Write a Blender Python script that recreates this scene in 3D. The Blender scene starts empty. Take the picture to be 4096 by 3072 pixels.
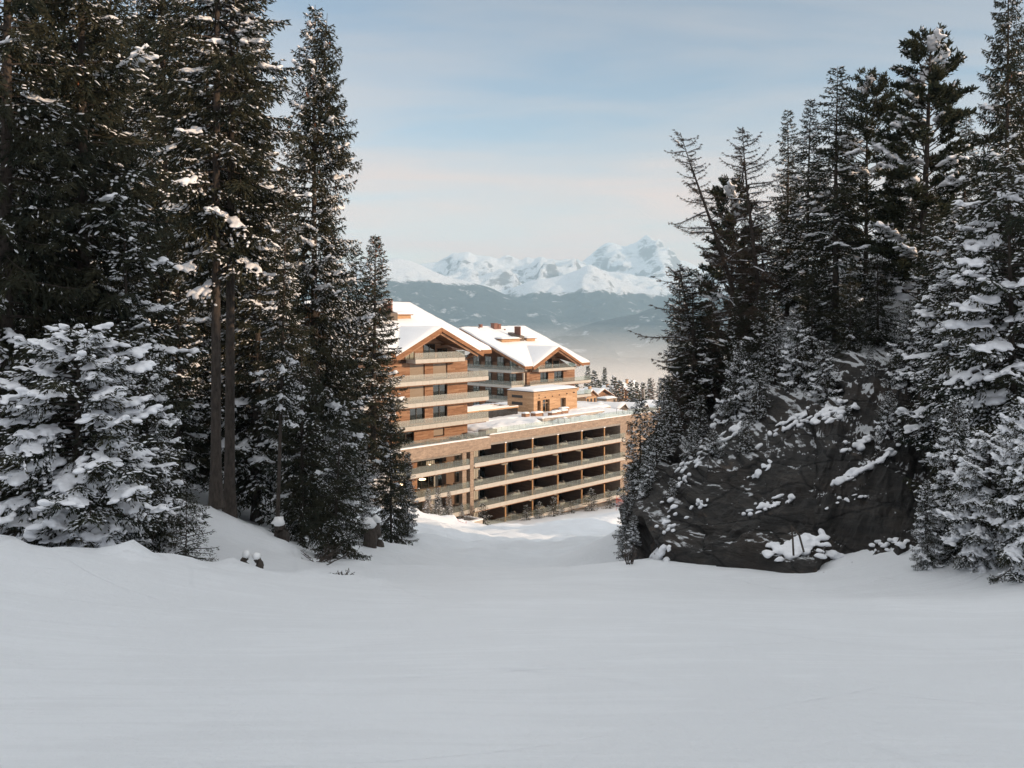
import bpy, math, random
import numpy as np
from mathutils import Vector, Matrix

# ------------------------------------------------------------------ camera, light, sky
FPX, HOR = 900.0, 312.5            # focal length and horizon line in pixels of a 1024 x 768 frame
scn = bpy.context.scene
col = scn.collection
cam_d = bpy.data.cameras.new('camera'); cam = bpy.data.objects.new('camera', cam_d); col.objects.link(cam)
cam.location = (0, 0, 0); cam.rotation_euler = (math.pi/2, 0, 0)
cam_d.sensor_width = 36.0; cam_d.lens = 36.0*FPX/1024
cam_d.shift_y = -(384-HOR)/1024.0
cam_d.clip_start = 0.1; cam_d.clip_end = 60000
scn.camera = cam
HAZE_D, FOG_Z, FOG_D = 6.0e-5, -330.0, .0005
SUN_AZ, SUN_EL = math.radians(112), math.radians(14)   # azimuth clockwise from +Y
sdir = Vector((math.sin(SUN_AZ)*math.cos(SUN_EL), math.cos(SUN_AZ)*math.cos(SUN_EL), math.sin(SUN_EL)))
sl = bpy.data.lights.new('sun', 'SUN'); so = bpy.data.objects.new('sun', sl); col.objects.link(so)
sl.energy = 4.0; sl.angle = math.radians(0.6); sl.color = (1.0, 0.72, 0.48)
so.rotation_euler = sdir.to_track_quat('Z', 'Y').to_euler()
scn.view_settings.view_transform = 'Standard'; scn.view_settings.look = 'None'
SKYG = (1.36, 1.16, 1.02)
scn.view_settings.exposure = 0.04; scn.view_settings.gamma = 1.0
scn.cycles.use_denoising = True
scn.cycles.max_bounces = 6; scn.cycles.diffuse_bounces = 3; scn.cycles.glossy_bounces = 2
scn.cycles.transmission_bounces = 3; scn.cycles.transparent_max_bounces = 8; scn.cycles.volume_bounces = 4
scn.cycles.caustics_reflective = False; scn.cycles.caustics_refractive = False

def nd(nt, typ, **kw):
    n = nt.nodes.new(typ)
    for k, v in kw.items():
        if k == 'ins':
            for kk, vv in v.items(): n.inputs[kk].default_value = vv
        else: setattr(n, k, v)
    return n
def lk(nt, a, b): nt.links.new(a, b)
def math_n(nt, op, a, b=None, c=None, clamp=False):
    n = nt.nodes.new('ShaderNodeMath'); n.operation = op; n.use_clamp = clamp
    for i, v in enumerate((a, b, c)):
        if v is None: continue
        if isinstance(v, (int, float)): n.inputs[i].default_value = v
        else: nt.links.new(v, n.inputs[i])
    return n.outputs[0]
def mixc(nt, fac, a, b, mode='MIX'):
    n = nt.nodes.new('ShaderNodeMix'); n.data_type = 'RGBA'; n.blend_type = mode
    for i, v in ((0, fac), (6, a), (7, b)):
        if isinstance(v, (int, float)): n.inputs[i].default_value = v
        elif isinstance(v, (tuple, list)): n.inputs[i].default_value = (*v[:3], 1)
        else: nt.links.new(v, n.inputs[i])
    return n.outputs[2]
def ramp(nt, fac, stops, interp='LINEAR'):
    n = nt.nodes.new('ShaderNodeValToRGB'); r = n.color_ramp; r.interpolation = interp
    while len(r.elements) < len(stops): r.elements.new(0.5)
    for e, (p, c) in zip(r.elements, stops):
        e.position = p; e.color = (c, c, c, 1) if isinstance(c, (int, float)) else (*c[:3], 1)
    nt.links.new(fac, n.inputs[0])
    return n.outputs[0]
def noise_n(nt, vec, scale, detail=4, rough=.55, dist=0.0):
    n = nt.nodes.new('ShaderNodeTexNoise'); n.inputs['Scale'].default_value = scale
    n.inputs['Detail'].default_value = detail; n.inputs['Roughness'].default_value = rough
    n.inputs['Distortion'].default_value = dist
    if vec is not None: nt.links.new(vec, n.inputs['Vector'])
    return n.outputs['Fac']
def mapping(nt, vec, loc=(0, 0, 0), rot=(0, 0, 0), scale=(1, 1, 1)):
    n = nt.nodes.new('ShaderNodeMapping'); nt.links.new(vec, n.inputs['Vector'])
    n.inputs['Location'].default_value = loc; n.inputs['Rotation'].default_value = rot; n.inputs['Scale'].default_value = scale
    return n.outputs[0]

world = bpy.data.worlds.new('World'); scn.world = world; world.use_nodes = True
nt = world.node_tree; nt.nodes.clear()
sky = nd(nt, 'ShaderNodeTexSky'); sky.sky_type = 'NISHITA'; sky.sun_disc = False
sky.sun_elevation = SUN_EL; sky.sun_rotation = SUN_AZ; sky.altitude = 1600; sky.air_density = 1.0; sky.dust_density = 1.0; sky.ozone_density = 1.3
bg = nd(nt, 'ShaderNodeBackground'); out = nd(nt, 'ShaderNodeOutputWorld')
geo = nd(nt, 'ShaderNodeTexCoord')
sep = nd(nt, 'ShaderNodeSeparateXYZ'); lk(nt, geo.outputs['Generated'], sep.inputs[0])
zc = math_n(nt, 'MAXIMUM', sep.outputs['Z'], 0.0)
den = math_n(nt, 'ADD', zc, 0.10)                                   # high thin cloud deck, seen in perspective
px_ = math_n(nt, 'DIVIDE', sep.outputs['X'], den); py_ = math_n(nt, 'DIVIDE', sep.outputs['Y'], den)
cmb = nd(nt, 'ShaderNodeCombineXYZ'); lk(nt, px_, cmb.inputs[0]); lk(nt, py_, cmb.inputs[1])
cl1 = noise_n(nt, mapping(nt, cmb.outputs[0], loc=(3.7, 1.2, 0), rot=(0, 0, .6), scale=(.5, .9, 1)), 1.0, 5, .5, .6)
cl2 = noise_n(nt, mapping(nt, cmb.outputs[0], loc=(8.1, 4.4, 0), rot=(0, 0, .75), scale=(.5, 1.6, 1)), 1.1, 6, .6, 1.0)
cfac = math_n(nt, 'MULTIPLY_ADD', cl2, .5, math_n(nt, 'MULTIPLY', cl1, .6))
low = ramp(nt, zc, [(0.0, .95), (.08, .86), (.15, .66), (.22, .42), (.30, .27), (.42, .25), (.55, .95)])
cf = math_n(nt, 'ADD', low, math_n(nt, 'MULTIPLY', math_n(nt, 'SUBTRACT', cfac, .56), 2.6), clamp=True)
skyc = mixc(nt, 1.0, sky.outputs[0], (SKYG[0], SKYG[1], SKYG[2]), 'MULTIPLY')
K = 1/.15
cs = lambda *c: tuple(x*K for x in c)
cloudc = ramp(nt, zc, [(0.0, cs(.98, .68, .54)), (.10, cs(.98, .72, .60)), (.22, cs(.74, .62, .57)), (.40, cs(.42, .44, .46)), (.60, cs(1.0, .99, .98)), (.8, cs(1.0, 1.0, 1.0))])  # overhead stops brightened: unseen cloud added to lift light on the snow
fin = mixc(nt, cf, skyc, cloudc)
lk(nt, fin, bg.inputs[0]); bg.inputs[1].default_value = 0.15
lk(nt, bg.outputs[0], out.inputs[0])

# ------------------------------------------------------------------ helpers
def tag(o, label=None, cat=None, group=None, kind=None):
    if label: o['label'] = label
    if cat: o['category'] = cat
    if group: o['group'] = group
    if kind: o['kind'] = kind
    return o
def empty(name, loc=(0, 0, 0), rz=0.0, **kw):
    o = bpy.data.objects.new(name, None); col.objects.link(o); o.empty_display_size = .3
    o.location = loc; o.rotation_euler = (0, 0, rz); tag(o, **kw); return o
def link(name, me, parent=None, **kw):
    o = bpy.data.objects.new(name, me); col.objects.link(o)
    if parent is not None: o.parent = parent
    tag(o, **kw); return o
def np_mesh(name, V, faces, mats, midx=None, smooth=False):
    """faces: list of int arrays (M,k)"""
    me = bpy.data.meshes.new(name)
    V = np.asarray(V, dtype=np.float32)
    me.vertices.add(len(V)); me.vertices.foreach_set('co', V.ravel())
    lt = np.concatenate([np.full(len(f), f.shape[1], np.int32) for f in faces if len(f)])
    lv = np.concatenate([f.ravel() for f in faces if len(f)]).astype(np.int32)
    ls = np.concatenate([[0], np.cumsum(lt)[:-1]]).astype(np.int32)
    me.loops.add(len(lv)); me.loops.foreach_set('vertex_index', lv)
    me.polygons.add(len(lt)); me.polygons.foreach_set('loop_start', ls); me.polygons.foreach_set('loop_total', lt)
    for m in (mats if isinstance(mats, (list, tuple)) else [mats]): me.materials.append(m)
    if midx is not None: me.polygons.foreach_set('material_index', np.asarray(midx, np.int32))
    me.polygons.foreach_set('use_smooth', np.full(len(lt), bool(smooth)))
    me.update(calc_edges=True)
    return me

def _hash(ix, iy, seed):
    h = (ix.astype(np.int64)*374761393 + iy.astype(np.int64)*668265263 + seed*974634777) & 0xffffffff
    h = ((h ^ (h >> 13))*1274126177) & 0xffffffff
    return ((h ^ (h >> 16)) & 0xffff)/65535.0
def vnoise(x, y, seed=0):
    x = np.asarray(x, float); y = np.asarray(y, float)
    ix = np.floor(x); iy = np.floor(y); fx = x-ix; fy = y-iy
    fx = fx*fx*fx*(fx*(fx*6-15)+10); fy = fy*fy*fy*(fy*(fy*6-15)+10)
    a = _hash(ix, iy, seed); b = _hash(ix+1, iy, seed); c = _hash(ix, iy+1, seed); d = _hash(ix+1, iy+1, seed)
    return (a*(1-fx)+b*fx)*(1-fy)+(c*(1-fx)+d*fx)*fy
def fbm(x, y, seed=0, oct=5, gain=.5, lac=2.03):
    s = 0; a = 1; t = 0
    for k in range(oct):
        s = s+a*(vnoise(x, y, seed+k*17)*2-1); t += a; a *= gain; x = x*lac+11.3; y = y*lac+5.7
    return s/t
def ridged(x, y, seed=0, oct=6, gain=.55):
    s = 0; a = 1; t = 0
    for k in range(oct):
        n = 1-np.abs(vnoise(x, y, seed+k*13)*2-1)*1.6
        s = s+a*n; t += a; a *= gain; x = x*2.07+3.1; y = y*2.07+7.7
    return s/t

class MB:
    """collects boxes / prisms / tubes into one mesh"""
    def __init__(s): s.v = []; s.f3 = []; s.f4 = []; s.n = 0; s.ng = []
    def add(s, V, quads=(), tris=(), ngons=()):
        s.v.append(np.asarray(V, float))
        if len(quads): s.f4.append(np.asarray(quads, int)+s.n)
        if len(tris): s.f3.append(np.asarray(tris, int)+s.n)
        for g in ngons: s.ng.append(np.asarray([g], int)+s.n)
        s.n += len(V); return s
    def box(s, x0, x1, y0, y1, z0, z1):
        V = [(x, y, z) for z in (z0, z1) for (x, y) in ((x0, y0), (x1, y0), (x1, y1), (x0, y1))]
        return s.add(V, [(0, 3, 2, 1), (4, 5, 6, 7), (0, 1, 5, 4), (1, 2, 6, 5), (2, 3, 7, 6), (3, 0, 4, 7)])
    def prism(s, poly, y0, y1):
        """polygon in x,z extruded along y"""
        n = len(poly); V = [(x, y0, z) for x, z in poly]+[(x, y1, z) for x, z in poly]
        return s.add(V, [(i, (i+1) % n, (i+1) % n+n, i+n) for i in range(n)], ngons=[list(range(n))[::-1], list(range(n, 2*n))])
    def hexa(s, P):
        """8 points: bottom 4 then top 4"""
        return s.add(P, [(0, 3, 2, 1), (4, 5, 6, 7), (0, 1, 5, 4), (1, 2, 6, 5), (2, 3, 7, 6), (3, 0, 4, 7)])
    def bar(s, a, b, w, h=None):
        a = np.asarray(a, float); b = np.asarray(b, float); h = h or w
        d = b-a; d /= np.linalg.norm(d); up = np.array((0, 0, 1.)) if abs(d[2]) < .95 else np.array((1., 0, 0))
        r = np.cross(d, up); r /= np.linalg.norm(r); q = np.cross(r, d)
        P = [p+r*i*w/2+q*j*h/2 for p in (a, b) for (i, j) in ((-1, -1), (1, -1), (1, 1), (-1, 1))]
        return s.hexa(P)
    def tube(s, pts, rad, k=8, cap=True):
        pts = np.asarray(pts, float); n = len(pts); rad = np.full(n, rad) if np.isscalar(rad) else np.asarray(rad)
        tg = np.gradient(pts, axis=0); tg /= np.linalg.norm(tg, axis=1)[:, None]+1e-9
        up = np.array((0.03, .05, 1.)) if abs(tg[0][2]) < .9 else np.array((1., .1, 0))
        r = np.cross(tg, up); r /= np.linalg.norm(r, axis=1)[:, None]; q = np.cross(r, tg)
        a = np.arange(k)*2*math.pi/k
        V = (pts[:, None]+rad[:, None, None]*(np.cos(a)[None, :, None]*r[:, None]+np.sin(a)[None, :, None]*q[:, None])).reshape(-1, 3)
        Q = [(i*k+j, i*k+(j+1) % k, (i+1)*k+(j+1) % k, (i+1)*k+j) for i in range(n-1) for j in range(k)]
        s.add(V, Q, ngons=[list(range(k))[::-1], list(range((n-1)*k, n*k))] if cap else ()); return s
    def build(s, name, mat, parent=None, smooth=False, **kw):
        faces = []
        if s.f4: faces.append(np.concatenate(s.f4))
        if s.f3: faces.append(np.concatenate(s.f3))
        faces += s.ng
        me = np_mesh(name, np.concatenate(s.v), faces, mat, smooth=smooth)
        return link(name, me, parent, **kw)

def at(px, py, Y):           # pixel of the 1024 frame at depth Y -> world point
    return np.array(((px-512)/FPX*Y, Y, (HOR-py)/FPX*Y))

# ------------------------------------------------------------------ materials
def new_mat(name):
    m = bpy.data.materials.new(name); m.use_nodes = True; nt = m.node_tree
    b = nt.nodes['Principled BSDF']; return m, nt, b
def bump(nt, b, h, dist=.02, strength=.6):
    n = nt.nodes.new('ShaderNodeBump'); n.inputs['Distance'].default_value = dist; n.inputs['Strength'].default_value = strength
    nt.links.new(h, n.inputs['Height']); nt.links.new(n.outputs[0], b.inputs['Normal']); return n
def simple(name, c, rough=.7, metal=0.0, var=.12, scale=6.0, bd=0.0):
    m, nt, b = new_mat(name)
    tc = nd(nt, 'ShaderNodeTexCoord').outputs['Object']
    f = noise_n(nt, tc, scale, 5, .6)
    v = ramp(nt, f, [(.3, 1-var), (.7, 1+var)])
    lk(nt, mixc(nt, 1.0, tuple(c), v, 'MULTIPLY'), b.inputs['Base Color'])
    b.inputs['Roughness'].default_value = rough; b.inputs['Metallic'].default_value = metal
    if bd: bump(nt, b, f, bd)
    return m
M = {}
def snow_mat(name, c=(.86, .87, .89), tracks=False, s=1.0):
    m, nt, b = new_mat(name)
    tc = nd(nt, 'ShaderNodeTexCoord').outputs['Object']
    n1 = noise_n(nt, tc, 3.5*s, 8, .62)
    h = n1
    colr = ramp(nt, noise_n(nt, tc, .35*s, 4, .6), [(.3, tuple(x*.965 for x in c)), (.7, c)])
    if tracks:
        # ski and groomer scratches: long thin streaks running across the slope
        t1 = noise_n(nt, mapping(nt, tc, rot=(0, 0, .12), scale=(.16, 3.0, 1)), 1.6, 6, .7, .3)
        t2 = noise_n(nt, mapping(nt, tc, rot=(0, 0, -.35), scale=(.22, 4.5, 1)), 1.4, 5, .7, .3)
        grit = noise_n(nt, tc, 7, 7, .78)
        h = math_n(nt, 'ADD', math_n(nt, 'MULTIPLY', n1, .55), math_n(nt, 'ADD', math_n(nt, 'MULTIPLY', t1, .12), math_n(nt, 'ADD', math_n(nt, 'MULTIPLY', t2, .22), math_n(nt, 'MULTIPLY', grit, .65))))
        msk = ramp(nt, math_n(nt, 'MULTIPLY', t1, noise_n(nt, tc, .5, 4, .6)), [(.24, .965), (.30, 1.0)])
        colr = mixc(nt, 1.0, colr, msk, 'MULTIPLY')
        # old ski tracks: thin grooves wandering down and across the slope
        for rz, ns, sc_, off in ((.5, .09, .30, 0.0), (-.25, .07, .42, 7.3), (1.1, .05, .22, 3.1)):
            q = mapping(nt, tc, loc=(off, off, 0), rot=(0, 0, rz)); sq = nd(nt, 'ShaderNodeSeparateXYZ'); lk(nt, q, sq.inputs[0])
            u_ = math_n(nt, 'MULTIPLY_ADD', noise_n(nt, q, ns, 2, .4), 9.0, sq.outputs['Y'])
            d_ = math_n(nt, 'ABSOLUTE', math_n(nt, 'SUBTRACT', math_n(nt, 'FRACT', math_n(nt, 'MULTIPLY', u_, sc_)), .5))
            ln = math_n(nt, 'SUBTRACT', 1.0, ramp(nt, d_, [(0.0, 0.0), (.022, 1.0)]))
            ln = math_n(nt, 'MULTIPLY', ln, ramp(nt, noise_n(nt, q, .28, 4, .7), [(.46, 0.0), (.6, 1.0)]))
            h = math_n(nt, 'SUBTRACT', h, math_n(nt, 'MULTIPLY', ln, .38))
            colr = mixc(nt, math_n(nt, 'MULTIPLY', ln, .12), colr, (.60, .63, .68))
        bump(nt, b, h, .085, .75)
    else:
        bump(nt, b, h, .05, .5)
    lk(nt, colr, b.inputs['Base Color'])
    b.inputs['Roughness'].default_value = .55; b.inputs['Specular IOR Level'].default_value = .25
    return m
M['snow'] = snow_mat('snow')
M['snow_piste'] = snow_mat('snow_piste', (.862, .885, .915), True)
M['snow_tree'] = snow_mat('snow_tree', (.86, .87, .90), False, 2.0)
def foliage(name, c1, c2, tr=.25):
    m, nt, b = new_mat(name)
    g = nd(nt, 'ShaderNodeNewGeometry'); oi = nd(nt, 'ShaderNodeObjectInfo')
    tc = nd(nt, 'ShaderNodeTexCoord').outputs['Object']
    f = noise_n(nt, tc, 1.3, 3, .6)
    c = mixc(nt, ramp(nt, f, [(.3, 0.0), (.7, 1.0)]), c1, c2)
    c = mixc(nt, 1.0, c, ramp(nt, g.outputs['Random Per Island'], [(0, .6), (1, 1.35)]), 'MULTIPLY')
    lk(nt, c, b.inputs['Base Color']); b.inputs['Roughness'].default_value = .75; b.inputs['Specular IOR Level'].default_value = .2
    t = nd(nt, 'ShaderNodeBsdfTranslucent'); lk(nt, c, t.inputs[0])
    mx = nd(nt, 'ShaderNodeMixShader'); mx.inputs[0].default_value = tr
    lk(nt, b.outputs[0], mx.inputs[1]); lk(nt, t.outputs[0], mx.inputs[2])
    lk(nt, mx.outputs[0], nt.nodes['Material Output'].inputs[0])
    return m
M['spruce'] = foliage('spruce_needles', (.021, .031, .023), (.066, .060, .034), .36)
M['pine'] = foliage('pine_needles', (.026, .036, .024), (.058, .058, .032), .3)
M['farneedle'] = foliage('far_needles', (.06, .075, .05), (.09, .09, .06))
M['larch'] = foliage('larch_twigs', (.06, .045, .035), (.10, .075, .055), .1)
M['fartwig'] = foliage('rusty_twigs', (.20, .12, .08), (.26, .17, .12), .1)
def bark(name, c1, c2):
    m, nt, b = new_mat(name)
    tc = nd(nt, 'ShaderNodeTexCoord').outputs['Object']
    f = noise_n(nt, mapping(nt, tc, scale=(9, 9, 3.0)), 1.2, 8, .7)
    lk(nt, ramp(nt, f, [(.32, c1), (.68, c2)]), b.inputs['Base Color']); b.inputs['Roughness'].default_value = .9
    bump(nt, b, f, .05, 1.0); return m
M['bark'] = bark('bark', (.024, .019, .015), (.095, .074, .06))
M['bark_larch'] = bark('larch_bark', (.03, .024, .02), (.10, .075, .06))
M['cone'] = simple('cone', (.28, .09, .035), .7)
def rock_mat():
    m, nt, b = new_mat('cliff_rock')
    g = nd(nt, 'ShaderNodeNewGeometry'); pos = g.outputs['Position']
    st = mapping(nt, pos, rot=(.25, .55, .2), scale=(.5, .6, 3.4))
    f1 = noise_n(nt, st, 1.1, 10, .68, .8); f2 = noise_n(nt, pos, .35, 6, .6, .6); f3 = noise_n(nt, st, 4.5, 8, .75)
    c = ramp(nt, f1, [(.28, (.016, .0155, .0155)), (.50, (.043, .040, .037)), (.72, (.095, .082, .070))])
    c = mixc(nt, ramp(nt, f2, [(.45, 0.0), (.72, .8)]), c, (.062, .045, .034))
    c = mixc(nt, ramp(nt, noise_n(nt, pos, .9, 6, .6), [(.60, 0.0), (.68, .7)]), c, (.13, .095, .07))
    vo = nd(nt, 'ShaderNodeTexVoronoi'); vo.feature = 'DISTANCE_TO_EDGE'; vo.inputs['Scale'].default_value = .9
    wst = nd(nt, 'ShaderNodeMix'); wst.data_type = 'RGBA'; wst.inputs[0].default_value = .16
    nn_ = nd(nt, 'ShaderNodeTexNoise'); nn_.inputs['Scale'].default_value = 1.4; nn_.inputs['Detail'].default_value = 6; lk(nt, pos, nn_.inputs['Vector'])
    lk(nt, mapping(nt, pos, rot=(.3, .6, .1), scale=(.55, .6, 1.5)), wst.inputs[6]); lk(nt, nn_.outputs['Color'], wst.inputs[7]); lk(nt, wst.outputs[2], vo.inputs['Vector'])
    crack = ramp(nt, vo.outputs['Distance'], [(0.0, 0.0), (.045, 1.0)])
    c = mixc(nt, crack, mixc(nt, 1.0, c, (.3, .3, .32), 'MULTIPLY'), c)
    nz = nd(nt, 'ShaderNodeSeparateXYZ'); lk(nt, g.outputs['Normal'], nz.inputs[0])
    sn = math_n(nt, 'ADD', nz.outputs['Z'], math_n(nt, 'MULTIPLY', math_n(nt, 'SUBTRACT', noise_n(nt, pos, 2.2, 6, .7), .5), .55))
    sn = math_n(nt, 'ADD', sn, math_n(nt, 'MULTIPLY', math_n(nt, 'SUBTRACT', f2, .5), .45))
    pz = nd(nt, 'ShaderNodeSeparateXYZ'); lk(nt, pos, pz.inputs[0])
    sn = math_n(nt, 'ADD', sn, math_n(nt, 'MULTIPLY_ADD', pz.outputs['Z'], .022, .07))
    sf = ramp(nt, sn, [(.90, 0.0), (.95, 1.0)])
    c = mixc(nt, sf, c, (.82, .84, .87))
    lk(nt, c, b.inputs['Base Color']); b.inputs['Roughness'].default_value = .8
    hh = math_n(nt, 'ADD', math_n(nt, 'ADD', f1, math_n(nt, 'MULTIPLY', crack, .35)), math_n(nt, 'MULTIPLY', f3, .8))
    bump(nt, b, hh, .30, 1.0); return m
M['rock'] = rock_mat()
# ------------------------------------------------------------------ terrain
# control points: (pixel x, pixel y, depth) measured where the photographed snow lies
G = [
 (0, 768, 5.6), (512, 768, 5.6), (1024, 768, 5.6), (0, 654, 10), (512, 654, 10), (1024, 654, 10),
 (512, 612, 15.5), (250, 612, 15.5), (760, 612, 15.5), (512, 590, 21), (420, 584, 24), (600, 578, 25.5), (512, 572, 30),
 (0, 549, 17), (50, 555, 17.5), (100, 561, 18), (150, 566, 18.6), (200, 571, 19.4), (280, 577, 21), (345, 581, 23.5),
 (20, 585, 14.5), (150, 595, 16), (300, 592, 19),
 (640, 561, 30), (700, 565, 28.5), (760, 571, 27), (815, 579, 25.5), (885, 577, 24), (950, 582, 22), (1024, 590, 19.5), (1024, 612, 15.5), (900, 600, 18),
 (0, 566, 22), (130, 574, 23), (240, 577, 25), (300, 577, 27), (350, 572, 29.5), (400, 566, 32), (430, 566, 32),
 (217, 509, 33), (275, 538, 33), (160, 505, 35), (60, 480, 35), (0, 450, 36), (320, 556, 35),
 (110, 545, 27), (200, 548, 28.5), (40, 530, 27),
 (370, 555, 40), (400, 549, 46), (330, 530, 46), (250, 500, 46), (370, 535, 55), (430, 545, 55),
 (100, 440, 50), (0, 400, 50), (200, 450, 60), (80, 400, 70), (300, 480, 70), (380, 520, 70),
 (512, 549, 60), (560, 549, 60), (600, 546, 60), (440, 541, 70), (512, 540, 78), (580, 538, 78),
 (410, 520, 90), (512, 530, 100), (440, 521, 100), (580, 524, 100), (430, 521, 112), (460, 526, 116), (415, 514, 112),
 (470, 527, 127), (440, 520, 127), (520, 518, 138), (570, 512, 146), (616, 506, 152), (640, 505, 150), (660, 510, 120), 
 (700, 540, 72), (770, 510, 72), (700, 545, 88), (790, 530, 88), (690, 545, 105), (790, 530, 105), (740, 520, 125),  # unseen ground behind the cliff, shaped low to let sun reach the piste
 (632, 557, 37), (628, 551, 46), (628, 546, 56), (630, 540, 70), (632, 531, 90),
 # right hill above the cliff
 (655, 545, 40), (692, 535, 57), (712, 470, 55), (716, 402, 51), (740, 372, 49), (790, 345, 47), (850, 330, 45), (900, 325, 43), (960, 330, 41), (1024, 330, 40),
 (760, 350, 60), (850, 350, 60), (960, 350, 60), (702, 522, 64), (662, 540, 66), (800, 470, 80), (900, 470, 85),
 (990, 520, 26), (1024, 500, 26), (1024, 555, 22),
]
W = [  # unseen world points, some set low to let sun reach the piste
 (0, 0, -1.7), (-12, 0, -1.6), (12, 0, -1.5), (0, -25, 2.5), (-30, -25, 5), (30, -25, 8), (-45, 10, 4), (-40, 30, 1), (-60, 40, 4), (-50, 70, 0), (-70, 100, -8), (-100, 60, 8), (-60, 140, -24),
 (26, 18, 4), (30, 30, 5), (40, 10, 12), (40, 35, 5.0), (45, 57, -6), (50, 80, -15), (50, 110, -25), (60, 150, -32), (90, 100, -24), (90, 160, -34),
 (30, 72, -20), (40, 80, -23), (27, 64, -15), (37, 63, -12), (20, 68, -17), (0, 180, -34), (-40, 180, -34), (60, 180, -36), (120, 180, -38), (-90, 180, -30),
]
P = np.array([at(*g) for g in G]+[np.array(w, float) for w in W])
# unseen ridge added at right, crest shaped to shade the near piste, falling with distance
wv = np.array((math.cos(SUN_AZ), -math.sin(SUN_AZ)))        # across the sun's path
wv = -wv if wv[1] < 0 else wv
def ridge_pt(w, k, z):
    X = w*wv[0]+k*math.sin(SUN_AZ); Y = w*wv[1]+k*math.cos(SUN_AZ); return (X, Y, z)
RP = []
for w, z in ((-30, 30), (-10, 30), (10, 30), (24, 28), (31, 18), (38, 4), (48, -4), (62, -12), (80, -22), (100, -28)):
    RP.append(ridge_pt(w, 78, z)); RP.append(ridge_pt(w, 110, z-4 if w < 50 else z-6))
P = np.vstack([P, np.array(RP)])
C0 = P[:, :2]/30.0
def _tps(r): return np.where(r > 1e-9, r*r*np.log(r+1e-12), 0)
n_ = len(P); D_ = np.linalg.norm(C0[:, None]-C0[None], axis=2)
A_ = np.zeros((n_+3, n_+3)); A_[:n_, :n_] = _tps(D_)+np.eye(n_)*2e-4; A_[:n_, n_] = 1; A_[:n_, n_+1:] = C0; A_[n_, :n_] = 1; A_[n_+1:, :n_] = C0.T
wts = np.linalg.solve(A_, np.concatenate([P[:, 2], np.zeros(3)]))
def _near(X, Y):
    q = np.stack([X, Y], -1)/30.0; r = np.linalg.norm(q[:, None]-C0[None], axis=2)
    return _tps(r)@wts[:n_]+wts[n_]+q@wts[n_+1:]
def _far(X, Y):
    z = np.interp(Y, [150, 200, 250, 330, 420, 560, 900, 1500, 2600, 6000], [-33, -34.5, -36, -40, -47, -70, -190, -420, -700, -800])
    return z+fbm(X/90, Y/90, 5, 3)*np.interp(Y, [180, 400], [.3, 4])
def zone(v, a, b): return np.clip((v-a)/(b-a), 0, 1)
def tz_arr(X, Y):
    X = np.asarray(X, float).ravel(); Y = np.asarray(Y, float).ravel(); z = np.empty_like(X)
    for i in range(0, len(X), 20000):
        x = X[i:i+20000]; y = Y[i:i+20000]
        xn = np.clip(x, -110, 130); yn = np.clip(y, -40, 175)
        k = zone(np.maximum(y, np.abs(x)*.9+60), 155, 190)
        zz = _near(xn, yn)*(1-k)+_far(x, y)*k
        z[i:i+20000] = zz
    d = np.hypot(X, Y)
    fine = 1-zone(d, 60, 160)
    z += fbm(X/6, Y/6, 1, 4)*.13*fine*zone(Y, 6, 20)+fbm(X/2.4+Y*.1, Y/2.1, 2, 4)*.04*fine*zone(Y, 3, 8)
    # broken snow thrown up along the piste edges
    eL = -9.4+np.interp(Y, [17, 24], [0, 5.4]); lump = np.exp(-((Y-(18.2+zone(X, -10, -4)*4.5))/1.1)**2)*(X < -3.2)
    z += lump*(np.abs(fbm(X/.8, Y/.8, 3, 4))*.62+.03)
    lump2 = np.exp(-((Y-(27.5-zone(X, 4, 10)*4.5))/1.0)**2)*(X > 3)
    z += lump2*(np.abs(fbm(X/1.1, Y/1.1, 8, 3))*.22)
    # wind shaped mounds on the lower piste
    m = zone(Y, 48, 60)*(1-zone(Y, 118, 128))*(1-zone(np.abs(X+1), 11, 22))
    z += m*(fbm(X/6+3, Y/3.0, 21, 4)*1.15+fbm(X/2.2, Y/1.4, 22, 3)*.24)
    m2 = zone(Y, 60, 75)*(1-zone(Y, 120, 128))*(X < -6)*(X > -19)
    z += m2*np.abs(fbm(X/2.6, Y/3.0, 31, 4))*.5
    # steep bank under the left trees: small terraces and root hollows
    b = zone(Y, 25, 30)*(1-zone(Y, 55, 65))*(X < -5)
    z += b*fbm(X/1.4, Y/1.6, 41, 4)*.22
    return z
def ground(x, y): return float(tz_arr([x], [y])[0])
def axis(*seg):
    out_ = []
    for a, b, s in seg: out_ += list(np.arange(a, b, s))
    return np.array(out_+[seg[-1][1]])
gx = axis((-4200, -800, 340), (-800, -200, 60), (-200, -60, 8), (-60, -26, 1.2), (-26, 26, .32), (26, 60, 1.2), (60, 200, 8), (200, 800, 60), (800, 4200, 340))
gy = axis((-120, -20, 8), (-20, 2, 1.5), (2, 8, .4), (8, 46, .28), (46, 130, .7), (130, 200, 2.5), (200, 700, 20), (700, 6000, 220))
XX, YY = np.meshgrid(gx, gy); ZZ = tz_arr(XX, YY).reshape(XX.shape)
def grid_faces(nr, nc):
    i = np.arange(nr-1)[:, None]*nc+np.arange(nc-1)[None]
    return np.stack([i, i+1, i+nc+1, i+nc], -1).reshape(-1, 4)
link('ground', np_mesh('ground', np.stack([XX, YY, ZZ], -1).reshape(-1, 3), [grid_faces(*XX.shape)], M['snow_piste'], smooth=True), kind='structure')

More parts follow.
